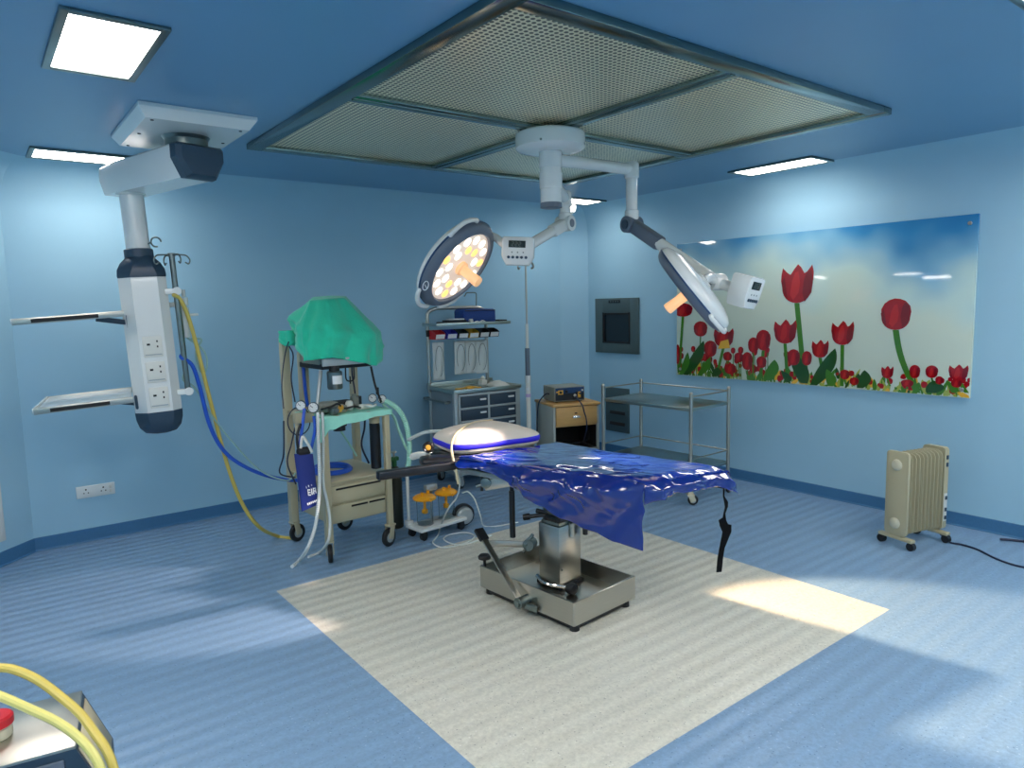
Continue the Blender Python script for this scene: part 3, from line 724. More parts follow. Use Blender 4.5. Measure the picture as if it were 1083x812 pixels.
mb = MB(MP); mb.tube([(.075+.028*math.cos(q), -.05, 2.07+.028*math.sin(q)) for q in [i*.55 for i in range(10)]], .005, 8, sub=3); mb.tube([(.047, -.05, 2.07), (.03, -.03, 2.06)], .005, 8); t.w('column_hook', mb, M['steel_dark'])
mb = MB(MP); mb.cyl((0.195, .02, 1.68), (0.195, .02, 1.73), .022); mb.cyl((0.195, .02, 1.735), (0.195, .02, 1.78), .012); mb.box((0.155, .02, 1.69), (.1, .03, .03), bev=.004); mb.cyl((0.185, .0, 1.60), (0.185, .0, 1.67), .03); mb.cyl((0.185, .0, 1.48), (0.185, .0, 1.60), .022); mb.cyl((0.195, .0, 1.62), (0.265, .0, 1.62), .008); fm = t.w('flowmeter', mb, M['poly'])
mb = MB(MP); mb.tube([(0.185, 0, 1.48), (0.225, 0, 1.44), (0.265, .0, 1.40), (0.285, 0, 1.33), (0.265, 0, 1.25), (0.235, 0, 1.27), (0.225, 0, 1.38), (0.265, 0, 1.46), (0.205, .01, 1.47)], .006, 8); t.w('coiled_tube', mb, M['mintwire'], fm)

def hose(name, pts, r, m, label, **k):
    mb = MB(); mb.tube(pts, r, 10, **k); return single(name, mb, m, label, 'hose')
hose('gas_hose', [MP @ V((.15, .0, 1.74)), at(184, 312, 4.78), at(190, 316, 4.8), at(198, 332, 4.82), at(207, 362, 4.84), at(222, 422, 4.88), at(240, 490, 4.94), at(256, 532, 4.98), at(274, 557, 5.02), gz(294, 567, .012), gz(309, 569, .012)], .0125, M['yellow'], 'dull yellow gas hose drooping from the ceiling pendant down to the floor')
hose('gas_hose', [MP @ V((.15, .0, 1.38)), at(192, 378, 4.8), at(203, 386, 4.82), at(211, 408, 4.84), at(222, 450, 4.86), at(238, 478, 4.9), at(262, 495, 4.95), at(290, 505, 5.0), at(318, 508, 5.02), at(338, 503, 5.06)], .0125, M['bluehose'], 'bright blue gas hose sagging from the ceiling pendant to the anaesthesia machine')
hose('thin_tube', [MP @ V((.15, .0, 1.28)), at(194, 402, 4.82), at(206, 410, 4.85), at(226, 442, 4.88), at(250, 472, 4.92), at(276, 498, 4.96), at(303, 508, 4.98), at(313, 500, 5.0)], .0055, M['mintwire'], 'thin grey-green tube running beside the blue hose from the pendant')

# ------------------------------------------------------------------ operating table
TC = V((2.478, 2.860, 0))
t = Thing('operating_table', 'stainless operating table with black mattress on a heavy steel tray base', 'operating table', TC)
MB0 = Matrix.Translation(TC) @ Matrix.Rotation(math.radians(4.7), 4, 'Z')
BX, BY = .2475, .3675
mb = MB(MB0); mb.box((0, 0, .027), (2*BX-.05, 2*BY-.05, .036), bev=.004); t.w('base_skirt', mb, M['black'])
for x in (-BX+.05, BX-.05):
    for y in (-BY+.05, BY-.05):
        mb = MB(MB0); mb.cyl((x*1.02, y*1.03, 0), (x*1.02, y*1.03, .045), .026, .022); t.w('levelling_foot', mb, M['black'])
mb = MB(MB0); th = .012
def rr(hx, hy, z, c=.006): return [V((hx-c, -hy, z)), V((hx, -hy+c, z)), V((hx, hy-c, z)), V((hx-c, hy, z)), V((-hx+c, hy, z)), V((-hx, hy-c, z)), V((-hx, -hy+c, z)), V((-hx+c, -hy, z))]
mb.loft([rr(BX, BY, .044), rr(BX, BY, .166), rr(BX-.003, BY-.003, .168), rr(BX-th, BY-th, .168), rr(BX-th-.004, BY-th-.004, .08)]); tray = t.w('base_tray', mb, M['steel'], angle=25)
cx, cy = .06, .02
mb = MB(MB0); mb.box((cx, cy, .09), (.2, .18, .022), bev=.003); t.w('column_foot', mb, M['dark_in'])
mb = MB(MB0); mb.box((cx, cy, .265), (.176, .158, .335), bev=.004); col = t.w('lower_column', mb, M['steel'])
mb = MB(MB0); mb.box((cx, cy, .44), (.15, .135, .02)); mb.box((cx, cy, .56), (.138, .122, .23), bev=.003); t.w('upper_column', mb, M['steel_dark'])
for sgn, yy in ((-1, -.03), (1, .03)):
    mb = MB(MB0); mb.cyl((cx-.07, cy+sgn*.086, .19), (cx-.07, cy+sgn*.079, .19), .006, n=10); t.w('column_screw', mb, M['steel_dark'], col)
mb = MB(MB0); mb.cyl((cx+.01, cy-.085, .36), (cx+.01, cy-.085, .44), .014, n=14); mb.box((cx+.01, cy-.08, .43), (.03, .02, .02), bev=.003); t.w('column_latch', mb, M['steel'], col)
# foot lever, pump bar, knob, brake
mb = MB(); a, b = V((2.185, 2.795, .075)), V((2.20, 3.165, .352))
mb.bar(a, b, .014, .036, (1, 0, 0), .003); lev = t.w('foot_lever', mb, M['steel'])
mb = MB(); d = (b-a).normalized(); mb.bar(b-d*.03, b+d*.05, .022, .058, (1, 0, 0), .005); t.w('pedal_pad', mb, M['black'], lev)
mb = MB(); mb.cyl((2.16, 2.80, .085), (2.26, 2.81, .085), .03); mb.cyl((2.15, 2.80, .085), (2.162, 2.80, .085), .018); mb.bar((2.2, 2.79, .07), (2.23, 2.72, .06), .02, .03); t.w('lever_hub', mb, M['steel_dark'], lev)
mb = MB(); mb.bar((2.21, 3.15, .312), (2.42, 2.985, .298), .014, .034, bev=.003); pb = t.w('pump_bar', mb, M['steel'])
mb = MB(); mb.cyl((2.385, 2.985, .30), (2.44, 3.015, .30), .034); mb.cyl((2.38, 3.0, .30), (2.42, 2.98, .36), .01); mb.bar((2.36, 3.0, .26), (2.44, 3.0, .32), .01, .016); t.w('pump_clamp', mb, M['steel_dark'], pb)
mb = MB(); mb.cyl((2.225, 3.185, .16), (2.225, 3.185, .205), .009); mb.lathe([(.012, 0), (.036, .008), (.038, .02), (.03, .03), (.01, .034)], (2.225, 3.185, .2), n=18); t.w('tray_knob', mb, M['black'])
mb = MB(); mb.tube([(2.42, 2.95, .125), (2.40, 2.86, .115), (2.43, 2.80, .112), (2.465, 2.72, .115)], .012, 10); bk = t.w('brake_lever', mb, M['chrome'])
mb = MB(); mb.lathe([(.012, 0), (.03, .006), (.034, .03), (.028, .05), (.01, .056)], (2.458, 2.735, .115), (.12, -.9, 0), n=18); t.w('lever_knob', mb, M['black'], bk)
mb = MB(); mb.bar((2.30, 2.72, .085), (2.37, 2.70, .088), .05, .01); t.w('brake_plate', mb, M['steel_dark'], bk)
# under-top mechanism
THT = math.atan2(.22, .97)
MT = Matrix.Translation((2.56, 2.80, 0)) @ Matrix.Rotation(THT, 4, 'Z')      # y towards the head end
mb = MB(MT); mb.box((0, .12, .705), (.46, 1.1, .02), bev=.003); t.w('top_frame', mb, M['steel_dark'])
for x in (-.255, .255):
    mb = MB(MT); mb.box((x, .13, .705), (.012, .95, .028), bev=.002); r_ = t.w('side_rail', mb, M['steel'])
    for y in (-.3, .1, .5):
        mb = MB(MT); mb.cyl((x*.86, y, .705), (x, y, .705), .01, n=10); t.w('rail_spacer', mb, M['steel'], r_)
mb = MB(); mb.bar((2.225, 3.165, .64), (2.47, 2.98, .685), .016, .06, bev=.004); mb.bar((2.28, 3.2, .63), (2.52, 3.02, .675), .016, .05, bev=.004); sb = t.w('tilt_bracket', mb, M['steel'])
mb = MB(); mb.lathe([(.012, 0), (.03, .004), (.03, .02), (.012, .026)], (2.235, 3.16, .655), (-.7, -.6, 0), n=16); mb.cyl((2.19, 3.2, .635), (2.235, 3.17, .648), .01); t.w('bracket_knob', mb, M['steel_dark'], sb)
mb = MB(); mb.cyl((2.36, 3.09, .327), (2.36, 3.09, .60), .017, .017, 14); mb.cyl((2.36, 3.09, .59), (2.36, 3.09, .66), .012, n=10); t.w('support_rod', mb, M['blackpad'])
mb = MB(); mb.cyl((2.635, 2.78, .36), (2.635, 2.78, .66), .015, n=12); t.w('support_rod', mb, M['blackpad'])
mb = MB(); mb.cyl((2.40, 2.93, .6), (2.40, 2.93, .715), .014); mb.cyl((2.405, 2.90, .69), (2.395, 2.96, .69), .022); t.w('rail_clamp', mb, M['chrome'])
mb = MB()
mb.tube([(2.40, 3.0, .46), (2.46, 2.92, .475), (2.50, 2.84, .47), (2.54, 2.80, .48)], .012, 8); mb.tube([(2.45, 2.98, .49), (2.50, 2.86, .485), (2.58, 2.80, .49)], .014, 8); mb.cyl((2.385, 3.02, .455), (2.41, 2.99, .462), .018); mb.box((2.53, 2.86, .47), (.16, .12, .03), .08, bev=.01); t.w('hydraulic_linkage', mb, M['blackpad'])
mb = MB(MT)
mb.box((0, -.23, .757), (.45, .55, .07), bev=.018, seg=3); t.w('mattress', mb, M['blackpad'])
mb = MB(MT); mb.box((0, .30, .757), (.45, .50, .07), bev=.018, seg=3); t.w('mattress', mb, M['blackpad'])
mb = MB(MT); mb.box((0, .73, .757), (.44, .34, .07), bev=.022, seg=3); t.w('head_section', mb, M['blackpad'])
mb = MB(); mb.bar((2.19, 3.245, .762), (1.635, 3.303, .770), .05, .046, bev=.008); ab = t.w('arm_board', mb, M['blackpad'])
mb = MB(); mb.box((2.075, 3.365, .775), (.25, .13, .055), -.36, bev=.022, seg=3); t.w('arm_pad', mb, M['blackpad'], ab)
mb = MB(); mb.cyl((2.23, 3.20, .60), (2.235, 3.20, .75), .008, n=10); t.w('arm_board_pin', mb, M['black'], ab)

# plastic sheet
HN, HF, FFr, FN = V((2.085, 3.215, 0)), V((2.80, 3.16, 0)), V((2.985, 2.10, 0)), V((2.46, 2.19, 0))
NS, NA, NT, NF, NE = 110, 46, 64, 12, 10
keys = [(0, .02), (.1, .035), (.2, .05), (.26, .06), (.33, .085), (.40, .125), (.5, .185), (.6, .23), (.8, .28), (1, .335)]
def dropn(s):
    for (a, x), (b, y) in zip(keys, keys[1:]):
        if s <= b:
            q = (s-a)/(b-a); return x+(y-x)*q
    return keys[-1][1]
ZT = .806
def nz(x, y, z=0): return noise.noise(V((x, y, z)))
def ridg(x, y, z=0): return 1-abs(noise.noise(V((x, y, z))))*2
rows = []
for i in range(NS+NE+1):
    s = min(1, i/NS); n_ = HN.lerp(FN, s); f_ = HF.lerp(FFr, s); e = max(0, i-NS)/NE
    sl = s*1.15; across = (f_-n_); wd = across.length; an_ = across/wd; out = -an_
    al = (FN-HN).normalized()
    row = []
    dn = dropn(s)
    dn += .012*nz(s*9, 1.3)
    for j in range(NA+NT+NF+1):
        if e > 0 and (j < NA or j > NA+NT): row.append(None); continue
        if j < NA:                                     # near flap, q = distance below the fold
            q = dn*(1-j/NA)
            bul = .030*math.exp(-((q-.07)/.05)**2)*(1 if s > .42 else .3+.7*s/.42)*(.75+.5*nz(s*6, 4))*(1-.75*max(0, (s-.72)/.28))
            fold = (.018*math.sin(s*17+3*nz(s*4, 0.7)+q*9) + .014*ridg(s*7+q*5, q*8, 2.2)+.010*ridg(s*15-q*11, q*13, 5.1))*min(1, q/.045)*(1-.85*min(1, max(0, (q-.14)/.1)))
            lean = .03*min(1, q/.05) + q*.04
            ed = 1-.75*min(1, max(0, (s-.88)/.12)); p = n_ + out*(lean+bul+fold)*ed+al*(.012*ridg(s*9+q*7, q*5, 7)*min(1, q/.06)) + V((0, 0, ZT-q+.006*nz(s*14, q*14, 3)))
            k = max(0, 1-q/.03); p -= out*(.010*k*k)
        elif j <= NA+NT:
            q = (j-NA)/NT; edge = min(1, min(q, 1-q)*wd/.03)
            z = ZT - .012*(1-edge)**2
            cr = .010*nz(s*4, q*3)+.012*ridg(s*6+q*3, q*5-s*2, 1.4)*max(0, 1-q*1.5)+.004*ridg(s*9-q*5, q*6, 4.4)*(1-.6*q)+.0015*nz(s*16, q*12, 2)
            z += max(-.004, cr)
            z -= .02*max(0, (s-.93)/.07)**2 if e == 0 else 0
            z += .006*math.exp(-(s/.08)**2)
            p = n_.lerp(f_, q) + V((0, 0, z))
            if e > 0:
                dp = (.062+.022*abs(2*q-1)**2+.03*max(0, q-.85)/.15+.006*nz(q*7, 2))*e
                p += al*min(1, q/.12)*(.028*min(1, e*2.5)+.014*math.sin(q*15)*e+.012*ridg(q*8, e*2, 3)*e) + V((0, 0, -.02-dp))
                if q > .9: p += an_*(.02*(q-.9)/.1*e)
        else:
            q = (j-NA-NT)/NF*.10; p = f_ - out*(.02*min(1, q/.03)+.008*math.sin(s*20)*q/.1) + V((0, 0, ZT-.012-q))
        row.append(p)
    rows.append(row)
mb = MB(); mb.grid(rows)
single('plastic_sheet', mb, M['drape'], 'glossy royal blue plastic sheet draped over the operating table', 'sheet', solid=.0022, angle=180, loc=(2.55, 2.7, .79))

# pillow
PC = V((2.435, 3.43, .80)); MPi = Matrix.Translation(PC) @ Matrix.Rotation(-.16, 4, 'Z')
t = Thing('pillow', 'white pillow with violet-blue edge at the head of the operating table', 'pillow', PC)
def sup(a, hx, hy, n=5.0):
    c, s_ = math.cos(a), math.sin(a)
    k = (abs(c)**n+abs(s_)**n)**(-1/n); return hx*k*c, hy*k*s_
def pil_ring(f, z, N=72, wob=0):
    o_ = []
    for i in range(N):
        x, y = sup(2*PI*i/N, .30*f, .205*f); zz = z if z < .07 else .066+(z-.066)*(.9-.5*max(0, x/.3)**2-.2*max(0, -x/.3)**2); o_.append(V((x, y, zz+wob*nz(x*9, y*9))))
    return o_
mb = MB(MPi); mb.loft([pil_ring(.75, -.002), pil_ring(.92, .004), pil_ring(.985, .02), pil_ring(1.0, .04)] + [pil_ring(f, z, wob=.006) for f, z in ((1.0, .062), (.985, .072), (.93, .094), (.82, .115), (.66, .132), (.45, .143), (.22, .149), (.04, .150))]); pil = t.w('cushion', mb, M['pillow'], angle=80)
mb = MB(MPi)
for f, z in ((1.0, .045),): mb.loft([pil_ring(.97, .030), pil_ring(1.004, .032), pil_ring(1.012, .047), pil_ring(1.006, .062), pil_ring(.97, .066)], cap=False)
t.w('edge_band', mb, M['piping'], angle=70)
# webbing over the pillow
mb = MB()
pts = [MPi @ V(q) for q in ((.06, .03, .148), (-.03, .03, .15), (-.11, .0, .145), (-.19, -.05, .128), (-.25, -.10, .108), (-.29, -.15, .082), (-.312, -.185, .045))]+[V((2.085, 3.262, .79)), V((2.082, 3.235, .74)), V((2.09, 3.225, .66))]
mb.tube(pts, .0075, 8, xs=.5, ys=1)
single('tie_strap', mb, M['strap_y'], 'cream webbing tie lying over the pillow and hanging down its left side', 'strap')
# hanging safety strap at the foot end
mb = MB()
c0 = V((2.93, 2.075, 0)); av = _r0
def ribbon(spec, yv=0.0):
    L = []; R_ = []; L2 = []; R2 = []
    P = []
    for z, off, wd_, tw in spec:
        dirv = (Matrix.Rotation(tw, 3, 'Z') @ av); c = c0 + av*off + V((0, 0, z)); nrm = V((-dirv.y, dirv.x, 0))
        P.append([c-dirv*wd_/2-nrm*.002, c+dirv*wd_/2-nrm*.002, c+dirv*wd_/2+nrm*.002, c-dirv*wd_/2+nrm*.002])
    mb.loft(P)
zt = .70
ribbon([(zt+.015, -.006, .008, 0), (zt-.03, -.006, .008, 0), (zt-.06, .006, .022, .3), (zt-.085, .008, .02, .6), (zt-.12, -.002, .010, .2), (zt-.14, -.002, .016, .1), (zt-.155, -.012, .040, 0), (zt-.175, -.004, .042, 0), (zt-.18, .004, .062, .1), (zt-.215, .012, .046, .1), (zt-.25, .002, .040, .2), (zt-.30, -.012, .030, .3), (zt-.35, -.020, .030, .2), (zt-.40, -.024, .030, .2), (zt-.425, -.026, .028, .2)])
mb.tube([V((2.80, 2.30, .742)), V((2.87, 2.2, .722)), c0+av*-.006+V((0, 0, .712))], .005, 8)
single('safety_strap', mb, mat('black_webbing', '0b0c0f', .85, spec=.15), 'black safety strap hanging from the foot end of the operating table', 'strap', angle=60)

# ------------------------------------------------------------------ anaesthesia machine
AO = V((1.75, 4.27, 0)); MA = Matrix.Translation(AO) @ Matrix.Rotation(.04, 4, 'Z')
def A(x, y, z): return MA @ V((x, y, z))
t = Thing('anaesthesia_machine', 'beige anaesthesia machine on wheels with drawers, gauges and black absorber', 'anaesthesia machine', AO)
def caster(x, y, rz, r=.062, wdt=.03, m_='beige', parent=None, thing=None, MM=None, top=.16):
    th_ = thing or t; MM = MM or MA
    Mc = MM @ Matrix.Translation((x, y, 0)) @ Matrix.Rotation(rz, 4, 'Z')
    mb = MB(Mc); mb.lathe([(r-.012, -wdt/2), (r-.003, -wdt/2+.003), (r, -wdt/2+.008), (r, wdt/2-.008), (r-.003, wdt/2-.003), (r-.012, wdt/2)], (.02, 0, r), (0, 1, 0), 24); wl = th_.w('caster_wheel', mb, M['black'])
    mb = MB(Mc); mb.lathe([(.01, -wdt/2-.004), (r*.55, -wdt/2-.002), (r*.55, wdt/2+.002), (.01, wdt/2+.004)], (.02, 0, r), (0, 1, 0), 16); th_.w('wheel_hub', mb, M['cartlight'], wl)
    mb = MB(Mc)
    for sy in (-1, 1): mb.bar((.02, sy*(wdt/2+.008), r-.01), (.0, sy*(wdt/2+.008), top-.02), .006, .045, (1, 0, 0), .002)
    mb.box((.0, 0, top-.018), (.06, wdt+.026, .014), bev=.003); th_.w('caster_fork', mb, M[m_], wl)
caster(0, 0, -1.97, .06, top=.155); caster(.455, 0, PI+.35, .064, top=.165); caster(-.01, .54, .3, .064, top=.165); caster(.36, .54, .1, .064, top=.165)
mb = MB(MA)
def post(x, y, z0, z1, wd_, nm='frame_leg', mm='beige', dx=0):
    mb = MB(MA); mb.bar((x, y, z0), (x+dx, y, z1), wd_, wd_, (0, 1, 0), .005); return t.w(nm, mb, M[mm])
post(0, 0, .14, .955, .046); post(.455, 0, .15, .955, .04); post(-.01, .54, .15, 1.46, .055, 'column', 'beige'); post(.50, .53, .5, 1.33, .05, 'column', 'beige')
post(.36, .54, .15, .5, .04); post(.115, .53, .93, 1.35, .06, 'column', 'beige')
mb = MB(MA); mb.box((.2275, 0, .935), (.50, .036, .045), bev=.004); mb.box((.2275, .27, .94), (.50, .54, .03), bev=.004); t.w('worktop', mb, M['beige'])
mb = MB(MA); mb.box((.2275, .26, .375), (.415, .50, .275), bev=.006); db = t.w('drawer_unit', mb, M['beige'])
mb = MB(MA); mb.box((.2275, .27, .52), (.50, .56, .012), bev=.003); t.w('drawer_unit_top', mb, M['beige'], db)
for z, h_ in ((.435, .115), (.305, .115)):
    mb = MB(MA); mb.box((.2275, .004, z), (.40, .016, h_), bev=.004); dr = t.w('drawer', mb, M['beige'], db)
    mb = MB(MA); mb.box((.2275, -.005, z+h_/2-.022), (.33 if z > .4 else .12, .006, .012), bev=.002); t.w('drawer_slot', mb, M['dark_in'], db)
mb = MB(MA); mb.box((.36, -.005, .341), (.12, .006, .012), bev=.002); t.w('drawer_slot', mb, M['dark_in'], db)
# monitor and flowmeter block below the cloth
mb = MB(MA); mb.box((.225, .27, 1.38), (.36, .30, .20), bev=.02); mb.box((.16, .30, 1.55), (.14, .16, .22), bev=.02); t.w('monitor_block', mb, M['box_grey'])
mb = MB(MA); mb.box((.235, .27, 1.27), (.36, .36, .035), bev=.005); t.w('manifold', mb, M['black'])
mb = MB(MA); mb.box((.18, .03, 1.305), (.30, .02, .05), bev=.003); t.w('manifold_strip', mb, M['cartlight'])
mb = MB(MA); mb.lathe([(.045, 0), (.05, .008), (.05, .11), (.044, .118)], (.125, .06, 1.125), n=24); vp = t.w('vaporiser', mb, M['steel_dark'])
mb = MB(MA); mb.lathe([(.034, 0), (.034, .035), (.03, .05)], (.125, .06, 1.24), n=20); t.w('vaporiser_dial', mb, M['black'], vp)
mb = MB(MA)
vs = []
for i in range(9):
    a = -PI/2-.75+1.5*i/8
    for z in (1.16, 1.215): vs.append((.125+.0508*math.cos(a), .06+.0508*math.sin(a), z))
mb.add(vs, [[2*i, 2*i+2, 2*i+3, 2*i+1] for i in range(8)]); t.w('vaporiser_label', mb, M['label'], vp)
mb = MB(MA); mb.tube([(.2, .05, 1.26), (.2, .05, 1.19), (.215, .05, 1.17), (.245, .05, 1.17), (.26, .05, 1.19), (.26, .05, 1.26)], .005, 8, sub=4); mb.tube([(.23, .05, 1.2), (.23, .05, 1.15)], .005, 8); t.w('vaporiser_bracket', mb, M['black'])
mb = MB(MA); mb.tube([A(0, 0, 0)*0+V((.415, .1, 1.25)), V((.43, .08, 1.12)), V((.455, .05, 1.0))], .008, 8); mb.box((.44, .07, 1.08), (.016, .02, .05), .2, bev=.004); t.w('support_strut', mb, M['black'])
mb = MB(MA); mb.bar((.05, .1, 1.25), (-.03, .02, 1.0), .02, .02, bev=.004); t.w('support_strut', mb, M['cartlight'])
def gauge(px, py, Y, r=.032):
    c = pl(px, py, 1, Y); nrm = V((-.45, -.88, .05)).normalized()
    mb = MB(); mb.lathe([(r*.8, 0), (r, .006), (r, .03), (r*.93, .034), (r*.9, .030)], c-nrm*.03, nrm, 24); g = t.w('pressure_gauge', mb, M['cover'])
    mb = MB(); mb.lathe([(r*.86, 0), (r*.84, .0015)], c+nrm*.0008, nrm, 24); t.w('gauge_face', mb, M['label'], g)
    x = nrm.cross(V((0, 0, 1))).normalized(); y = x.cross(nrm)
    mb = MB(); mb.bar(c+nrm*.004, c+nrm*.004+x*r*.5+y*r*.4, .003, .002, nrm, 0)
    for k in range(7):
        a = -.6+k*.73; mb.bar(c+nrm*.0035+x*r*.62*math.cos(a)+y*r*.62*math.sin(a), c+nrm*.0035+x*r*.75*math.cos(a)+y*r*.75*math.sin(a), .002, .001, nrm, 0)
    t.w('gauge_needle', mb, M['black'], g)
gauge(318, 429, 4.26); gauge(331, 431, 4.25, .034); gauge(394, 421, 4.42, .03); gauge(404, 422, 4.36, .03)
mb = MB(MA); mb.box((.08, .14, 1.0), (.16, .10, .07), bev=.012); mb.box((.16, .1, .985), (.10, .08, .05), bev=.012); mb.cyl((.03, .07, 1.0), (.11, .07, 1.0), .022); t.w('valve_block', mb, M['box_grey'])
mb = MB(MA); mb.cyl((.17, .2, .96), (.17, .2, 1.02), .035); mb.box((.27, .3, .985), (.16, .1, .05), bev=.01); mb.cyl((.42, .35, .96), (.42, .35, 1.02), .04); t.w('valve_block', mb, M['black'])
mb = MB(MA); mb.box((.13, .04, .985), (.05, .03, .03), .4, bev=.008); mb.box((.155, .05, 1.0), (.03, .03, .03), -.3, bev=.006); t.w('yellow_valve', mb, M['gold'])
mb = MB(MA); mb.lathe([(.02, 0), (.026, .01), (.026, .05), (.018, .066)], (.24, .1, .965), n=18); mb.box((.36, .12, .975), (.10, .06, .03), bev=.008); t.w('white_fitting', mb, M['offwhite'])
mb = MB(MA); mb.cyl((.40, .06, .55), (.40, .06, .865), .036, n=24); ab = t.w('absorber_canister', mb, M['blackpad'])
mb = MB(MA); mb.lathe([(.036, 0), (.038, .03), (.03, .06), (.02, .07)], (.40, .06, .865), n=24); t.w('canister_cap', mb, M['beige'], ab)
mb = MB(MA); mb.box((.12, .1, .895), (.14, .12, .05), bev=.01); mb.cyl((.13, .04, .85), (.13, .04, .89), .04); t.w('under_valve', mb, M['black'])
mb = MB(MA)
mb.box((-.085, .10, .955), (.13, .06, .07), bev=.012); mb.bar((-.135, .10, .93), (-.128, .10, .70), .025, .02, bev=.004); t.w('side_bracket', mb, M['beige'])
mb = MB(MA); mb.tube([(-.125+.075*math.cos(q), .08, .94+.09*math.sin(q)) for q in [i*.45 for i in range(15)]], .004, 8, sub=3); t.w('looped_wire', mb, M['wire'])
mb = MB(); mb.tube([pl(309, 352, 1, 4.6), pl(302, 372, 1, 4.55), pl(298, 405, 1, 4.5), pl(300, 432, 1, 4.42)], .004, 8); mb.tube([pl(305, 365, 1, 4.7), pl(310, 376, 1, 4.7), pl(308, 400, 1, 4.7), pl(312, 425, 1, 4.7)], .005, 8); t.w('hanging_wire', mb, M['wire'])
mb = MB(); mb.tube([pl(300, 445, 1, 4.4), pl(300, 480, 1, 4.42), pl(296, 500, 1, 4.5), pl(312, 505, 1, 4.6)], .005, 8); mb.tube([pl(312, 452, 1, 4.4), pl(308, 470, 1, 4.4), pl(304, 490, 1, 4.4), pl(313, 512, 1, 4.4)], .005, 8); t.w('hanging_wire', mb, M['wire'])
mb = MB(); mb.tube([pl(322, 432, 1, 4.22), pl(320, 450, 1, 4.2), pl(316, 480, 1, 4.2), pl(318, 500, 1, 4.22)], .010, 8); mb.tube([pl(332, 440, 1, 4.22), pl(333, 455, 1, 4.2), pl(329, 475, 1, 4.2)], .010, 8); t.w('blue_gas_tube', mb, M['bluehose'])
mb = MB(MA); mb.tube([(.115, .49, .97), (.10, .48, 1.1), (.10, .49, 1.27)], .012, 10); t.w('blue_gas_tube', mb, M['bluehose'])

mb = MB(MA); mb.tube([(.02, .06, 1.0), (.06, .0, 1.02), (.12, .02, 1.03), (.18, .06, .99), (.24, .02, 1.0), (.30, .06, .98)], .007, 8); t.w('worktop_tube', mb, M['black'])
mb = MB(MA); mb.tube([(.30, .2, .97), (.34, .1, .99), (.38, .05, .98), (.43, .08, .985), (.46, .16, .975)], .008, 8); t.w('worktop_tube', mb, M['clear'])
mb = MB(MA); mb.box((.085, .02, .985), (.05, .04, .05), .3, bev=.01); mb.cyl((.10, -.01, .99), (.10, .03, .99), .014); t.w('selector_valve', mb, M['steel_dark'])
mb = MB(MA); mb.cyl((.33, .2, .965), (.33, .2, 1.04), .03); mb.cyl((.33, .2, 1.04), (.33, .2, 1.06), .018); t.w('relief_valve', mb, M['box_grey'])
mb = MB(MA); mb.tube([(.485, .50, 1.30), (.47, .49, 1.18), (.475, .47, 1.05), (.46, .44, .97)], .006, 8); mb.tube([(.46, .3, .93), (.44, .28, .8), (.40, .26, .68), (.43, .22, .55)], .007, 8); t.w('hanging_wire', mb, M['wire'])
mb = MB(MA); mb.tube([(.30, .45, .92), (.32, .44, .8), (.38, .42, .68), (.42, .38, .58)], .007, 8); t.w('mint_tube', mb, M['mintube'])
# green cloth over the monitor
def tent(rings_, N, amp, seed):
    out_ = []
    for k, rg in enumerate(rings_):
        n = len(rg); pts = []
        cum = [0]
        for i in range(n): cum.append(cum[-1]+1)
        cen = sum(rg, V((0, 0, 0)))/n
        for i in range(N):
            q = i/N*n; a = int(q); f_ = q-a
            p0, p1, p2, p3 = rg[a-1], rg[a % n], rg[(a+1) % n], rg[(a+2) % n]
            lin_ = p1.lerp(p2, f_); cr = .5*((2*p1)+(-p0+p2)*f_+(2*p0-5*p1+4*p2-p3)*f_*f_+(-p0+3*p1-3*p2+p3)*f_**3)
            p = lin_.lerp(cr, .12); d = (p-cen); d.z = 0
            if d.length > 1e-5: d.normalize()
            w_ = amp*(k/(len(rings_)-1))
            p = p + d*(w_*math.sin(i/N*2*PI*9+seed+k*.15)+w_*1.1*nz(i/N*21, k*.3, seed)) + V((0, 0, .3*w_*nz(i/N*13, k, seed+4)))
            pts.append(p)
        out_.append(pts)
    return out_
def lerp_rings(a, b, n, ease=1): return [[p.lerp(q, (k/n)**ease) for p, q in zip(a, b)] for k in range(n)]
Yf, Yb_ = 4.27, 4.80
top = [pl(328, 318, 1, 4.48), pl(346, 316, 1, 4.44), pl(364, 315, 1, 4.46), pl(366, 313, 1, 4.70), pl(350, 312.5, 1, 4.74), pl(331, 314, 1, 4.70)]
mid = [pl(319, 349, 1, 4.34), pl(352, 351, 1, 4.28), pl(399, 353, 1, 4.33), pl(402, 350, 1, 4.68), pl(350, 344, 1, 4.80), pl(306, 334, 1, 4.62)]
hem = [pl(320, 382, 1, 4.31), pl(352, 378, 1, 4.25), pl(401, 387, 1, 4.32), pl(404, 366, 1, 4.70), pl(350, 362, 1, 4.82), pl(309, 348, 1, 4.62)]
cen = sum(top, V((0, 0, 0)))/6
r0 = [cen.lerp(p, .05)+V((0, 0, .006)) for p in top]
RR_ = lerp_rings(r0, top, 5)+lerp_rings(top, mid, 12)+lerp_rings(mid, hem, 12)+[hem]
mb = MB(); mb.loft(tent(RR_, 170, .019, 1.0), cap=False)
single('surgical_cloth', mb, M['green'], 'green surgical cloth covering the top of the anaesthesia machine', 'cloth', solid=.003, angle=180)
cA = pl(306, 355, 1, 4.62)
mb = MB()
g = []
for i in range(14):
    row = []
    for j in range(18):
        a = j/17*PI*1.9+.4; r_ = .05+.012*math.sin(a*3)+.01*nz(i*.4, j*.5)
        row.append(cA + V((r_*math.cos(a)*1.15, r_*math.sin(a), .035-i/13*.085*(1+.25*math.sin(a*2)))))
    g.append(row)
mb.grid(g)
single('cloth_bundle', mb, M['green'], 'small dark green cloth bunched on the left post of the anaesthesia machine', 'cloth', solid=.003, angle=180)
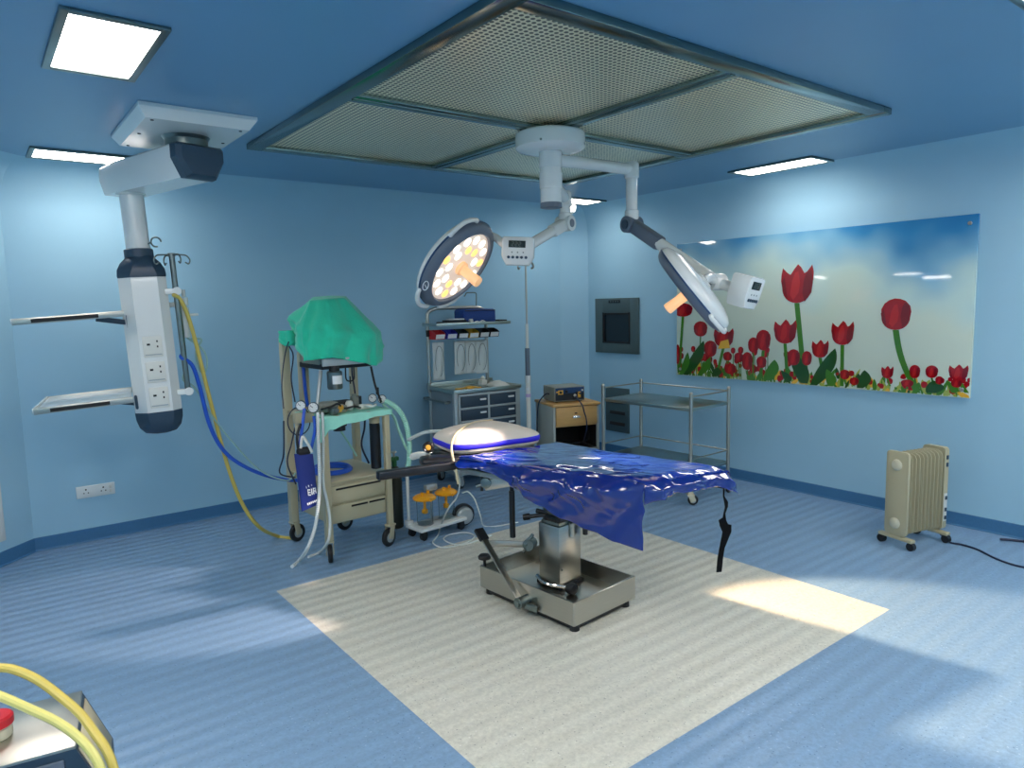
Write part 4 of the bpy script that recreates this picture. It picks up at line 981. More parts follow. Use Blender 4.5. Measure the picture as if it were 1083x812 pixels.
# mint cloth on the worktop, hanging over the front
g = []
for i in range(40):
    row = []
    x = -.035+.53*i/39
    for j in range(26):
        if j < 14: y = .36-.385*j/13; z = .9585+.004*nz(x*14, y*14)+.004*max(0, nz(x*30, y*20, 3)); p = A(x, y, z)
        else:
            q = (j-13)/12; dr_ = .05+.02*math.sin(x*9+1)+(.09 if x < .03 else .0)*(1-max(0, x+.02)/.05 if x > -.02 else 1)+.02*nz(x*9, 1)
            p = A(x-.01*q, -.026-.010*q-.006*math.sin(x*40)*q, .9585-.004-dr_*q)
        row.append(p)
    g.append(row)
mb = MB(); mb.grid(g)
single('tray_cloth', mb, M['mint'], 'pale mint cloth spread on the anaesthesia machine worktop', 'cloth', solid=.002, angle=180)
# navy bag hanging at the left leg
b0 = [pl(311, 480, 1, 4.16), pl(331, 480, 1, 4.16), pl(337, 533, 1, 4.16), pl(319, 541, 1, 4.16)]
t = Thing('cuff_bag', 'navy blue fabric bag with white lettering hanging beside the machine', 'bag', b0[3])
mb = MB(); rg = []
for k in range(13):
    q = k/12; a = b0[0].lerp(b0[3], q); b = b0[1].lerp(b0[2], q); c = (a+b)/2; hw = (b-a)/2; ring_ = []
    for i in range(20):
        an2 = 2*PI*i/20; cc, ss = math.cos(an2), math.sin(an2)
        ring_.append(c+hw*(abs(cc)**.6*(1 if cc > 0 else -1))+V((0, 1, 0))*(.022*math.sin(PI*(.15+.8*q))*ss+.006*nz(q*5, an2)))
    rg.append(ring_)
mb.loft(rg); t.w('bag_body', mb, M['bag'], angle=60)
mb = MB(); mb.box(pl(321, 477, 1, 4.165), (.09, .05, .05), bev=.02); mb.tube([pl(316, 478, 1, 4.17), pl(314, 462, 1, 4.18), pl(318, 448, 1, 4.2)], .008, 8); t.w('bag_mouth', mb, M['black'])
mb = MB(); mb.tube([pl(318, 474, 1, 4.13), pl(320, 462, 1, 4.15), pl(326, 470, 1, 4.13), pl(330, 478, 1, 4.13)], .009, 8); t.w('white_tube_end', mb, M['offwhite'])
mb = MB()
def bagp(u, v): return b0[0].lerp(b0[3], v).lerp(b0[1].lerp(b0[2], v), u)+V((0, -.0275, 0))
def glyph(u0, v0, u1, v1): mb.add([bagp(u0, v0), bagp(u1, v0+.015), bagp(u1, v1+.015), bagp(u0, v1)], [[0, 1, 2, 3]])
glyph(.38, .625, .43, .74)
for v in (.625, .672, .72): glyph(.38, v, .54, v+.022)
glyph(.58, .625, .64, .74)
glyph(.68, .625, .73, .74); glyph(.81, .625, .86, .74)
for v in (.625, .675): glyph(.68, v, .86, v+.022)
glyph(.33, .56, .36, .60); glyph(.45, .55, .50, .585); glyph(.62, .555, .66, .575)
for k in range(7): glyph(.28+.1*k, .86, .345+.1*k, .90)
t.w('lettering', mb, M['print'])
# hoses at the machine
def corr(name, pts, r, m, label, cat='hose', period=.012):
    
    mb = MB(); mb.tube(pts, r, 10, corr=.10, period=period); return single(name, mb, m, label, cat)
corr('breathing_hose', [pl(336, 436, 1, 4.19), pl(337, 470, 1, 4.17), pl(338, 505, 1, 4.15), pl(337, 530, 1, 4.13), pl(333, 558, 1, 4.08), pl(325, 580, 1, 4.03), gz(317, 592, .014), gz(309, 599, .014)], .011, M['whitetube'], 'white corrugated hose hanging in front of the navy bag to the floor')
corr('breathing_hose', [pl(341, 436, 1, 4.20), pl(342, 470, 1, 4.20), pl(342, 510, 1, 4.20), pl(346, 530, 1, 4.19), pl(349, 552, 1, 4.17), pl(347, 572, 1, 4.13), gz(338, 584, .012), gz(326, 589, .012)], .009, M['whitetube'], 'thinner white hose hanging against the front left leg of the anaesthesia machine')
corr('breathing_hose', [pl(408, 424, 1, 4.32), pl(418, 430, 1, 4.26), pl(426, 440, 1, 4.22), pl(431, 455, 1, 4.18), pl(433, 472, 1, 4.16), pl(432, 490, 1, 4.16), pl(430, 497, 1, 4.16)], .017, M['mintube'], 'pale mint corrugated hose arching off the right end of the machine worktop')
corr('breathing_hose', [pl(405, 427, 1, 4.40), pl(416, 440, 1, 4.34), pl(422, 455, 1, 4.32), pl(430, 474, 1, 4.30), pl(440, 484, 1, 4.28)], .010, M['mintube'], 'thin mint tube crossing behind the arching corrugated hose')
corr('breathing_hose', [pl(432, 465, 1, 4.12), pl(440, 461, 1, 4.0), pl(450, 457, 1, 3.9), pl(462, 456, 1, 3.80), pl(472, 456, 1, 3.68)], .011, M['whitetube'], 'white corrugated hose running to the back of the white pillow')
mb = MB(); q = [A(.15+.12*math.cos(a)*(1+.06*math.sin(a*.37)), .22+.13*math.sin(a), .542+.004*a/2) for a in [i*.5 for i in range(34)]]
mb.tube(q, .011, 10, sub=3); single('coiled_hose', mb, M['bluehose'], 'bright blue hose coiled on top of the machine drawer unit', 'hose')
# face mask by the pillow
mc = at(453, 473, 3.93); t = Thing('face_mask', 'round black breathing mask with yellow centre at pillow left end', 'mask', mc-V((0, 0, .03)))
nm_ = V((-.5, -.85, .1)).normalized()
mb = MB(); mb.lathe([(.012, 0), (.028, .006), (.032, .02), (.024, .03), (.018, .024)], mc-nm_*.02, nm_, 20); t.w('mask_cushion', mb, M['blackpad'])
mb = MB(); mb.lathe([(.008, 0), (.016, .002), (.016, .010), (.008, .012)], mc-nm_*.004, nm_, 16); t.w('mask_port', mb, M['gold'])
mb = MB(); mb.cyl(mc-nm_*.02, mc-nm_*.05-V((0, 0, .03)), .009); t.w('mask_connector', mb, M['offwhite'])
mb = MB(); mb.tube([at(436, 483, 4.1), at(444, 481, 4.05), at(452, 482, 3.98)], .02, 10); mb.tube([at(448, 482, 4.02), at(455, 477, 3.95)], .012, 10); single('hose_connector', mb, M['offwhite'], 'white plastic hose connector left of the black arm pad', 'connector')

# gas cylinder behind the machine
cc = V((2.43, 4.62, 0)); t = Thing('gas_cylinder', 'dark olive gas cylinder with green valve standing beside the machine', 'gas cylinder', cc)
mb = MB(); mb.lathe([(.045, 0), (.052, .006), (.052, .40), (.048, .435), (.03, .46), (.018, .47)], n=24); t.p('cylinder_body', mb, M['cyl'])
mb = MB(); mb.lathe([(.018, 0), (.02, .01), (.02, .06), (.012, .07)], (0, 0, .468), n=16); mb.box((0, 0, .525), (.07, .03, .03), bev=.006); t.p('valve', mb, M['cylgreen'])
mb = MB(); mb.cyl((0, 0, .53), (0, 0, .575), .007); mb.lathe([(.02, 0), (.024, .004), (.02, .012)], (0, 0, .57), n=14); t.p('valve_key', mb, M['steel'])

# ------------------------------------------------------------------ suction unit
SO = V((2.59, 4.305, 0)); MS = Matrix.Translation(SO) @ Matrix.Rotation(.10, 4, 'Z')
t = Thing('suction_unit', 'low white suction unit on black castors with two yellow-lidded jars', 'suction unit', SO)
mb = MB(MS); mb.box((0, 0, .078), (.42, .20, .026), bev=.008, seg=3); bp = t.w('base_plate', mb, M['white'])
for x in (-.105, .09):
    mb = MB(MS); mb.lathe([(.055, 0), (.06, .003), (.057, .006)], (x, -.005, .0905), n=28); t.w('jar_seat', mb, M['cartlight'], bp)
for x in (-.17, .17):
    for y in (-.07, .07):
        mb = MB(MS); mb.cyl((x, y-.014, .028), (x, y+.014, .028), .028); mb.box((x, y, .056), (.04, .04, .022), bev=.004); t.w('castor', mb, M['black'])
mb = MB(MS); mb.cyl((-.185, .085, .09), (-.185, .085, .53), .012); mb.box((-.185, .085, .10), (.05, .05, .04), bev=.006); t.w('post', mb, M['white'])
mb = MB(MS); mb.cyl((.02, .08, .09), (.02, .08, .33), .01); mb.box((.0, .06, .33), (.10, .05, .05), bev=.012); t.w('pump_head', mb, M['cartlight'])
for x, dz in ((-.105, 0), (.09, .005)):
    mb = MB(MS); mb.lathe([(.054, 0), (.058, .006), (.06, .10), (.06, .185), (.056, .185), (.055, .10), (.053, .01), (.02, .008)], (x, -.005, .0935), n=28); j = t.w('collection_jar', mb, M['glass'])
    mb = MB(MS); mb.lathe([(.06, 0), (.082, .004), (.085, .016), (.074, .026), (.06, .034), (.03, .04), (.012, .046)], (x, -.005, .272), n=28)
    mb.cyl((x-.03, -.02, .30), (x-.03, -.02, .332), .012); mb.cyl((x+.03, -.01, .30), (x+.03, -.01, .335), .011); mb.cyl((x, -.075, .285), (x-.02, -.11, .288), .009); t.w('jar_lid', mb, M['orange'], j)
    mb = MB(MS); mb.cyl((x, -.005, .20), (x, -.005, .272), .01); mb.lathe([(.012, 0), (.022, .006), (.022, .03), (.012, .036)], (x, -.005, .168), n=18); t.w('float_valve', mb, M['orange'], j)
SUC = MS.inverted() @ at(491, 540, 5.13); SUC.z = .0855
mb = MB(MS); mb.lathe([(.02, -.03), (.05, -.03), (.062, -.02), (.066, 0), (.062, .02), (.05, .03), (.02, .03)], SUC, (.35, 1, 0), 28); rw = t.w('rear_motor', mb, M['cartlight'])
mb = MB(MS); mb.lathe([(.066, -.014), (.085, -.012), (.085, .012), (.066, .014)], SUC+V((.01, .025, 0)), (.35, 1, 0), 28, cap=False); t.w('motor_tyre', mb, M['black'], rw)
def tubeobj(name, pts, r, m, label, cat='tube', **k):
    mb = MB(); mb.tube(pts, r, 10, **k); return single(name, mb, m, label, cat)
tubeobj('suction_tube', [at(477, 492, 4.30), at(480, 497, 4.32), at(486, 507, 4.36), at(484, 524, 4.38), at(474, 538, 4.42), gz(466, 556, .05), gz(463, 566, .012), gz(458, 574, .008), gz(470, 579, .006), gz(492, 574, .006), gz(502, 567, .006), gz(492, 563, .006), gz(474, 566, .007), gz(470, 571, .007), gz(484, 576, .007), gz(500, 573, .007), gz(520, 566, .006)], .0055, M['clear'], 'thin clear suction tube hanging past the yellow lids and coiling on the floor')
tubeobj('suction_tube', [at(489, 521, 4.78), at(495, 520, 4.82), at(502, 528, 4.86), at(508, 545, 4.9), gz(512, 556, .008), gz(528, 556, .006), gz(548, 552, .006)], .0055, M['clear'], 'short clear tube curving down to the floor right of the yellow lids')

# ------------------------------------------------------------------ drug cart
CO = V((3.33, 5.16, 0)); CR = -.07; CW, CD = .70, .50
t = Thing('drug_cart', 'grey hospital cart with dark drawers and tall rear shelf frame by back wall', 'cart', CO, CR)
mb = MB(); mb.box((CW/2, CD/2, .50), (CW-.02, CD-.02, .74), bev=.006); body = t.p('cabinet', mb, M['cart'])
for x in (.02, CW-.02):
    for y in (.02, CD-.02):
        mb = MB(); mb.box((x, y, .50), (.042, .042, .80), bev=.008); t.p('corner_post', mb, M['cartlight'])
MC = Matrix.Translation(CO) @ Matrix.Rotation(CR, 4, 'Z')
for x in (.06, CW-.06):
    for y in (.06, CD-.06): caster(x, y, .4, .05, .028, 'cartlight', None, t, MC, .125)
mb = MB()
for c, d in (((CW/2, .0, .892), (CW+.02, .022, .034)), ((CW/2, CD, .905), (CW+.02, .018, .06)), ((.0, CD/2, .892), (.022, CD, .034)), ((CW, CD/2, .892), (.022, CD, .034)), ((CW/2, CD/2, .882), (CW, CD, .012))): mb.box(c, d, bev=.004)
t.p('top_tray', mb, M['sheet'])
mb = MB()
mb.box((CW/2, -.004, .50), (.022, .014, .74), bev=.003)
for x in (.045, CW-.045): mb.box((x, -.004, .50), (.02, .014, .74), bev=.003)
rows_ = [.855, .737, .619, .501, .383, .265, .147]
for z in rows_: mb.box((CW/2, -.004, z), (CW-.07, .014, .018), bev=.003)
t.p('drawer_frame', mb, M['cartlight'], body)
for i in range(6):
    for sx in (0, 1):
        z = rows_[i]-.059; x = .055+.146+sx*(.303); 
        mb = MB(); mb.box((x, -.004, z), (.276, .016, .098), bev=.004); dr = t.p('drawer', mb, M['drawer'])
        mb = MB(); mb.box((x+.085, -.016, z+.012), (.062, .012, .016), bev=.003); t.p('drawer_pull', mb, M['label'], dr)
mb = MB(); mb.tube([(-.012, .06, .80), (-.055, .06, .80), (-.06, .08, .80), (-.06, CD-.06, .80), (-.055, CD-.04, .80), (-.012, CD-.04, .80)], .012, 10, sub=4); t.p('push_handle', mb, M['steel_dark'])
mb = MB(); mb.tube([(.0, CD-.03, .85), (.0, CD-.03, 1.35), (.0, CD-.03, 1.54), (.02, CD-.03, 1.60), (.09, CD-.03, 1.628), (.16, CD-.03, 1.63), (.42, CD-.03, 1.63), (.56, CD-.03, 1.625), (.62, CD-.03, 1.59), (.635, CD-.03, 1.53), (.635, CD-.03, 1.30), (.635, CD-.03, .85)], .017, 12); fr = t.p('rear_frame', mb, M['steel'])
mb = MB(); mb.tube([(.53, CD-.03, 1.62), (.535, CD-.03, 1.74), (.53, CD-.03, 1.765), (.5, CD-.03, 1.77), (.43, CD-.03, 1.768), (.415, CD-.03, 1.75), (.40, CD-.03, 1.735)], .006, 8, sub=5); t.p('drip_hook', mb, M['steel_dark'], fr)
mb = MB(); mb.box((.36, CD-.14, 1.475), (.80, .27, .012), bev=.003)
for c, d in (((.36, CD-.275, 1.482), (.80, .012, .028)), ((-.035, CD-.14, 1.482), (.012, .27, .028)), ((.755, CD-.14, 1.482), (.012, .27, .028))): mb.box(c, d, bev=.003)
t.p('upper_shelf', mb, M['sheet'], fr)
mb = MB(); mb.box((.33, CD-.055, 1.40), (.72, .012, .06), bev=.003); t.p('bin_rail', mb, M['black'], fr)
def CW_(x, y, z): return MC @ V((x, y, z))
bins = [('red', .05, 'bright red open storage bin with white label, leftmost on the cart rail'), ('blue_bin', .175, 'dark blue open storage bin beside the red one on the cart rail'), ('dgreen_bin', .295, 'dark green open storage bin between the blue and yellow bins'),
        ('yellow_bin', .41, 'mustard yellow open storage bin on the cart rail'), ('black', .525, 'black open storage bin right of the yellow bin'), ('blackpad', .635, 'black open storage bin at the right end of the cart rail')]
for mn, x, lb in bins:
    b_ = Thing('storage_bin', lb, 'storage bin', CW_(x, CD-.12, 1.345), CR, 'storage bins on the cart rail')
    mb = MB(); w2, hb = .104, .085
    pr = [(.055, 0), (.055, hb), (.049, hb), (.049, .006), (-.046, .006), (-.062, .05), (-.070, .05), (-.052, 0)]
    # side profile shell extruded in x, with closed side walls
    mb.add([(-w2/2, y, z) for y, z in pr]+[(w2/2, y, z) for y, z in pr], [[i, (i+1) % 8, 8+(i+1) % 8, 8+i] for i in range(8)])
    for sx in (-w2/2+.003, w2/2-.003):
        q = [(.055, 0), (.055, hb), (.02, hb), (-.035, .068), (-.070, .05), (-.052, 0)]
        mb.add([(sx-.003, y, z) for y, z in q]+[(sx+.003, y, z) for y, z in q], [list(range(6))[::-1], list(range(6, 12))]+[[i, (i+1) % 6, 6+(i+1) % 6, 6+i] for i in range(6)])
    b_.p('tray', mb, M[mn], angle=20)
    mb = MB(); mb.bar((0, -.056, .006), (0, -.0715, .046), .09, .0015, (0, -1, .3), 0); b_.p('label_strip', mb, M['label'])
    mb = MB(); mb.box((0, .06, .066), (.08, .012, .012), bev=.003); b_.p('hanger', mb, M[mn])
def pouch(x, w_, zt_, zb_, label):
    mb = MB(); g = []
    for i in range(15):
        row = []
        for j in range(22):
            u, v = i/14, j/21
            row.append(CW_(x+(u-.5)*w_, CD-.066-.010*math.sin(PI*u)*math.sin(PI*v)-.004*nz(x*9+u*4, v*5)-.003*math.sin(u*9+v*4), zt_+(zb_-zt_)*v))
        g.append(row)
    mb.grid(g)
    o = single('catheter_pouch', mb, M['poly'], label, 'pouch', 'catheter pouches hanging under the bins', solid=.0015, angle=180)
    mb = MB(); q = [CW_(x+(w_*.36)*math.cos(a), CD-.082-.0004*k, (zt_+zb_)/2+(zt_-zb_)*.40*math.sin(a)) for k, a in enumerate([i*.4-1.4 for i in range(14)])]
    mb.tube(q, .0025, 6, sub=3); build('coiled_catheter', mb, M['steel_dark'], o, Matrix.Translation(-o.location))
pouch(.085, .12, 1.315, .96, 'clear pouch with coiled catheter hanging at the left post of the cart')
pouch(.315, .125, 1.315, 1.00, 'clear catheter pouch hanging under the dark green bin, right of the gap')
pouch(.435, .115, 1.315, 1.00, 'clear catheter pouch hanging under the yellow bin')
pouch(.555, .125, 1.315, .99, 'clear catheter pouch hanging below the black bins, nearest the right post')
# on the cart's upper shelf
mb = MB(MC); mb.box((.46, CD-.12, 1.548), (.36, .20, .135), bev=.03, seg=4)
o = single('instrument_case', mb, M['case_blue'], 'blue soft zip case standing on the upper shelf of the cart', 'case')
mb = MB(MC); mb.tube([(.295, CD-.221, 1.60), (.46, CD-.2225, 1.602), (.625, CD-.221, 1.60)], .004, 8); build('zip', mb, M['black'], o, Matrix.Translation(-o.location))
mb = MB(MC); mb.box((.17, CD-.20, 1.494), (.27, .13, .022), .06, bev=.004); mb.box((.19, CD-.20, 1.512), (.20, .11, .014), -.1, bev=.004)
single('black_folder', mb, M['black'], 'black folder lying at the left of the cart upper shelf', 'folder')
mb = MB(MC); mb.box((.20, CD-.20, 1.526), (.15, .09, .012), -.15, bev=.004); single('paper_packet', mb, M['label'], 'pale packet lying on the black folder', 'packet')
mb = MB(MC); mb.cyl((.325, CD-.245, 1.505), (.355, CD-.25, 1.505), .02); single('tape_roll', mb, M['offwhite'], 'white tape roll beside the black folder on the shelf', 'roll')
mb = MB(MC); mb.tube([(.37, CD-.255, 1.49), (.40, CD-.255, 1.50), (.43, CD-.25, 1.492), (.46, CD-.255, 1.505), (.5, CD-.25, 1.49)], .006, 8); mb.box((.43, CD-.25, 1.495), (.06, .02, .01), .3, bev=.003); single('clear_wrapper', mb, M['poly'], 'crumpled clear wrapper in front of the blue zip case', 'wrapper')
mb = MB(MC); mb.box((.70, CD-.18, 1.495), (.09, .12, .026), bev=.005); single('small_black_box', mb, M['black'], 'flat black box at the right end of the cart shelf', 'box')
# on the cart top
mb = MB(MC); mb.box((.24, .14, .895), (.09, .03, .012), .2, bev=.003); mb.cyl((.2, .12, .9), (.29, .17, .9), .011); mb.tube([(.12, .2, .894), (.18, .17, .897), (.25, .16, .91), (.32, .13, .9), (.37, .15, .894)], .007, 8)
single('laryngoscope', mb, M['gold'], 'brass-coloured instrument lying on the front of the cart top', 'instrument')
mb = MB(MC); mb.bar((.35, .14, .8935), (.47, .2, .8935), .014, .008); mb.bar((.38, .22, .8935), (.46, .1, .8935), .01, .008); single('scissors', mb, M['steel_dark'], 'dark steel scissors lying open on the cart top', 'scissors')
mb = MB(MC); mb.box((.50, .34, .915), (.07, .06, .054), .2, bev=.012); mb.ball((.505, .34, .955), .022); single('dressing_roll', mb, M['offwhite'], 'small white dressing roll at the back of cart top', 'dressing')
mb = MB(MC); g = []
for i in range(20):
    row = []
    for j in range(14):
        u, v = i/19, j/13; h_ = .045*math.sin(PI*u)**.6*math.sin(PI*v)**.5; row.append((.50+.18*u, .12+.18*v, .890+h_+.012*max(0, nz(u*5, v*5, 9))*math.sin(PI*u)*math.sin(PI*v)))
    g.append(row)
mb.grid(g); single('folded_towel', mb, M['offwhite'], 'rumpled white towel on the right end of the cart top', 'towel', angle=180)

# ------------------------------------------------------------------ drip stand
IX, IY = 4.022, 4.982
t = Thing('drip_stand', 'tall thin steel drip stand between the drug cart and wooden cabinet', 'drip stand', (IX, IY, 0))
for k in range(5):
    a = 2*PI*k/5+PI/5
    mb = MB(); mb.bar((0, 0, .085), (.15*math.cos(a), .15*math.sin(a), .055), .026, .02, bev=.004); lg = t.p('base_leg', mb, M['steel'])
    mb = MB(); mb.cyl((.145*math.cos(a)-.012*math.sin(a), .145*math.sin(a)+.012*math.cos(a), .024), (.145*math.cos(a)+.012*math.sin(a), .145*math.sin(a)-.012*math.cos(a), .024), .024); mb.cyl((.145*math.cos(a), .145*math.sin(a), .024), (.145*math.cos(a), .145*math.sin(a), .055), .006); t.p('base_castor', mb, M['black'], lg)
mb = MB(); mb.cyl((0, 0, .07), (0, 0, .93), .021); t.p('lower_pole', mb, M['offwhite'])
mb = MB(); mb.cyl((0, 0, .93), (0, 0, 1.0), .026); mb.cyl((0, 0, .86), (0, 0, .89), .025); t.p('collar', mb, M['white'])
mb = MB(); mb.cyl((0, 0, .80), (0, 0, .83), .024); t.p('lilac_ring', mb, mat('lilac_plastic', 'b9a7cf', .4))
mb = MB(); mb.cyl((0, 0, 1.0), (0, 0, 1.25), .022); t.p('grip_sleeve', mb, M['grey_ring'])
mb = MB(); mb.cyl((0, 0, 1.25), (0, 0, 1.47), .014); t.p('middle_pole', mb, M['offwhite'])
mb = MB(); mb.cyl((0, 0, 1.47), (0, 0, 2.02), .009); t.p('upper_pole', mb, M['steel'])
for k in range(4):
    a = PI/2*k+.15; c, s_ = math.cos(a), math.sin(a)
    mb = MB(); mb.tube([(q*c, q*s_, z) for q, z in ((.0, 2.02), (.05, 2.025), (.085, 2.01), (.10, 1.98), (.085, 1.965), (.07, 1.975))], .005, 8, sub=4); t.p('hook', mb, M['steel'])

# ------------------------------------------------------------------ cabinet and cautery unit
BO = V((4.135, 4.765, 0)); BR = -.32; BW, BD, BH = .46, .44, .735
t = Thing('bedside_cabinet', 'beech-fronted bedside cabinet with grey sides and open dark niche', 'cabinet', BO, BR)
mb = MB()
for x in (.011, BW-.011):
    mb = MB(); mb.box((x, BD/2, BH/2), (.022, BD, BH-.02), bev=.002); t.p('side_panel', mb, M['grey_side'])
mb = MB(); mb.box((BW/2, BD/2-.005, BH-.012), (BW+.02, BD+.02, .024), bev=.004); t.p('top_board', mb, M['wood'])
mb = MB(); mb.box((BW/2, BD-.008, BH/2), (BW-.04, .012, BH-.05)); mb.box((.024, BD/2, .42), (.004, BD-.04, .23)); mb.box((BW-.024, BD/2, .42), (.004, BD-.04, .23)); mb.box((BW/2, BD/2, .311), (BW-.05, BD-.04, .004)); t.p('niche_darkening', mb, M['dark_in'])  # thin dark boards added to darken the inside of the niche
mb = MB(); mb.box((BW/2, BD/2, .30), (BW-.044, BD-.02, .018), bev=.002); t.p('shelf_board', mb, M['grey_side'])
mb = MB(); mb.box((BW/2, BD/2, BH-.205), (BW-.044, BD-.02, .016), bev=.002); t.p('divider_board', mb, M['wood'])
mb = MB(); mb.box((BW/2, .0, BH-.112), (BW-.05, .02, .165), bev=.003); dr = t.p('drawer', mb, M['wood'])
mb = MB(); mb.box((BW/2-.01, -.02, BH-.125), (.08, .018, .014), bev=.004); mb.box((BW/2-.01, -.016, BH-.115), (.06, .012, .01), bev=.003); t.p('drawer_handle', mb, M['chrome'], dr)
mb = MB(); mb.box((BW/2-.01, -.012, BH-.088), (.024, .006, .01), bev=.002); t.p('keyhole', mb, M['dark_in'], dr)
mb = MB(); mb.box((BW/2, .0, .165), (BW-.05, .02, .25), bev=.003); dd = t.p('door', mb, M['wood'])
mb = MB(); mb.box((BW-.09, -.016, .24), (.014, .014, .06), bev=.003); t.p('door_handle', mb, M['chrome'], dd)
mb = MB()
for x in (.03, BW-.03):
    for y in (.04, BD-.04): mb.cyl((x, y, 0), (x, y, .03), .018)
t.p('foot', mb, M['black'])
MBc = Matrix.Translation(BO) @ Matrix.Rotation(BR, 4, 'Z')
mb = MB(MBc); mb.tube([(.05, .2, .321), (.12, .12, .33), (.2, .18, .32), (.28, .1, .34), (.36, .2, .32), (.42, .16, .35), (.40, .1, .41), (.43, .2, .5)], .007, 8); mb.tube([(.08, .1, .322), (.2, .08, .322), (.3, .2, .328), (.4, .1, .322)], .008, 8)
single('tangled_cable', mb, M['black'], 'black cable lying tangled inside the open niche of the cabinet', 'cable')
EO = MBc @ V((.055, .10, BH+.001))
t = Thing('cautery_unit', 'small grey electrosurgical unit with blue control face on the wooden cabinet', 'electrosurgical unit', EO, BR+.02)
EW, ED, EH = .31, .26, .135
mb = MB(); mb.box((EW/2, ED/2, EH/2+.008), (EW, ED, EH), bev=.006)
t.p('case', mb, M['box_grey'])
for x in (.03, EW-.03):
    for y in (.03, ED-.03):
        mb = MB(); mb.cyl((x, y, 0), (x, y, .012), .012, n=12); t.p('foot', mb, M['black'])
mb = MB(); mb.box((EW/2, -.002, EH*.30+.012), (EW-.02, .006, EH*.5)); fp = t.p('front_panel', mb, M['panel_black'])
mb = MB(); mb.box((EW/2, -.002, EH*.74+.008), (EW-.02, .006, EH*.40)); t.p('control_strip', mb, M['panel_blue'], fp)
mb = MB(); mb.box((.06, -.007, .095), (.05, .004, .04), bev=.001); mb.box((.025, -.007, .10), (.018, .004, .012), bev=.001); mb.box((.25, -.007, .065), (.03, .004, .055), bev=.001); t.p('yellow_marking', mb, M['gold'], fp)
for x, z, r_, c in ((.06, .095, .014, 'black'), (.205, .06, .013, 'offwhite'), (.225, .085, .012, 'black'), (.195, .03, .010, 'black'), (.12, .10, .014, 'black'), (.255, .075, .010, 'cover'), (.28, .105, .008, 'offwhite')):
    mb = MB(); mb.cyl((x, -.004, z), (x, -.02, z), r_, r_*.85, 16); t.p('control_knob', mb, M[c], fp)
mb = MB(); mb.tube([EO+Matrix.Rotation(BR, 3, 'Z')@V(q) for q in ((.205, -.022, .055), (.21, -.06, .03), (.22, -.135, -.02), (.235, -.14, -.08), (.255, -.14, -.15), (.26, -.13, -.24), (.27, -.05, -.36))], .006, 8)
single('cautery_cable', mb, M['wire'], 'dark cable hanging from the electrosurgical unit over the drawer front', 'cable')
mb = MB(); mb.tube([MBc @ V(q) for q in ((.06, .22, BH+.07), (.03, .23, BH+.075), (-.01, .26, BH+.03), (-.03, .3, BH-.05), (-.03, .34, BH-.3))], .006, 8)
single('mains_lead', mb, M['wire'], 'dark mains lead looping off the left side of the electrosurgical unit', 'cable')

# ------------------------------------------------------------------ steel instrument trolley
TO = V((4.755, 4.005, 0)); TRZ = .035
t = Thing('instrument_trolley', 'two-tier stainless steel trolley with guard rails along the right wall', 'trolley', TO, TRZ)
MTt = Matrix.Translation(TO) @ Matrix.Rotation(TRZ, 4, 'Z')
HX, HY = .262, .475
for sx in (-1, 1):
    for sy in (-1, 1):
        mb = MB(); mb.cyl((sx*HX, sy*HY, .12), (sx*HX, sy*HY, .905), .0155, n=16); mb.ball((sx*HX, sy*HY, .905), .017); t.p('upright', mb, M['steel'])
        mb = MB(); mb.cyl((sx*HX, sy*HY, .095), (sx*HX, sy*HY, .15), .021, n=16); t.p('castor_socket', mb, M['knob'])
        caster(sx*HX, sy*HY, .7+sx*.4+sy, .042, .026, 'knob', None, t, MTt, .105)
for z in (.785, .275):
    mb = MB(); mb.box((0, 0, z), (2*HX-.01, 2*HY-.01, .008), bev=.002)
    for sx in (-1, 1): mb.box((sx*(HX-.006), 0, z-.008), (.01, 2*HY-.02, .026), bev=.002)
    for sy in (-1, 1): mb.box((0, sy*(HY-.006), z-.008), (2*HX-.02, .01, .026), bev=.002)
    t.p('shelf', mb, M['sheet'])
for z in (.885, .375):
    for a, b in (((-HX, -HY), (HX, -HY)), ((HX, -HY), (HX, HY)), ((HX, HY), (-HX, HY))) + ((((-HX, HY), (-HX, -HY)),) if z > .8 and False else ()):
        mb = MB(); mb.cyl((a[0], a[1], z), (b[0], b[1], z), .006, n=10); t.p('guard_rail', mb, M['steel'])

# ------------------------------------------------------------------ oil radiator
RO = V((4.725, 2.03, 0)); RZ = -.24
t = Thing('oil_radiator', 'cream finned oil radiator on black castors by the right wall', 'radiator', RO, RZ)
NF_, PIT, RH0, RH1, RD = 9, .036, .085, .625, .155
def finsec(x, wx, hd, z0, z1, c=.035):
    q = [(-hd, z0+c), (-hd+c*.4, z0+c*.3), (-hd+c, z0), (hd-c, z0), (hd-c*.4, z0+c*.3), (hd, z0+c), (hd, z1-c), (hd-c*.3, z1-c*.35), (hd-c, z1), (-hd+c, z1), (-hd+c*.3, z1-c*.35), (-hd, z1-c)]
    return [V((x+wx, y, z)) for y, z in q]
x0 = .045
for k in range(NF_):
    x = x0+PIT*k
    mb = MB(); mb.loft([finsec(x, -.006, RD/2-.05, RH0+.03, RH1-.025), finsec(x, -.0045, RD/2-.012, RH0+.006, RH1-.006), finsec(x, -.0018, RD/2, RH0, RH1), finsec(x, .0018, RD/2, RH0, RH1), finsec(x, .0045, RD/2-.012, RH0+.006, RH1-.006), finsec(x, .006, RD/2-.05, RH0+.03, RH1-.025)]); t.p('fin', mb, M['heater'], angle=40)
xe = x0+PIT*(NF_-1)
mb = MB(); mb.cyl((x0-.02, 0, RH1-.06), (xe+.02, 0, RH1-.06), .035); mb.cyl((x0-.02, 0, RH0+.06), (xe+.02, 0, RH0+.06), .035); t.p('oil_tube', mb, M['heater'])
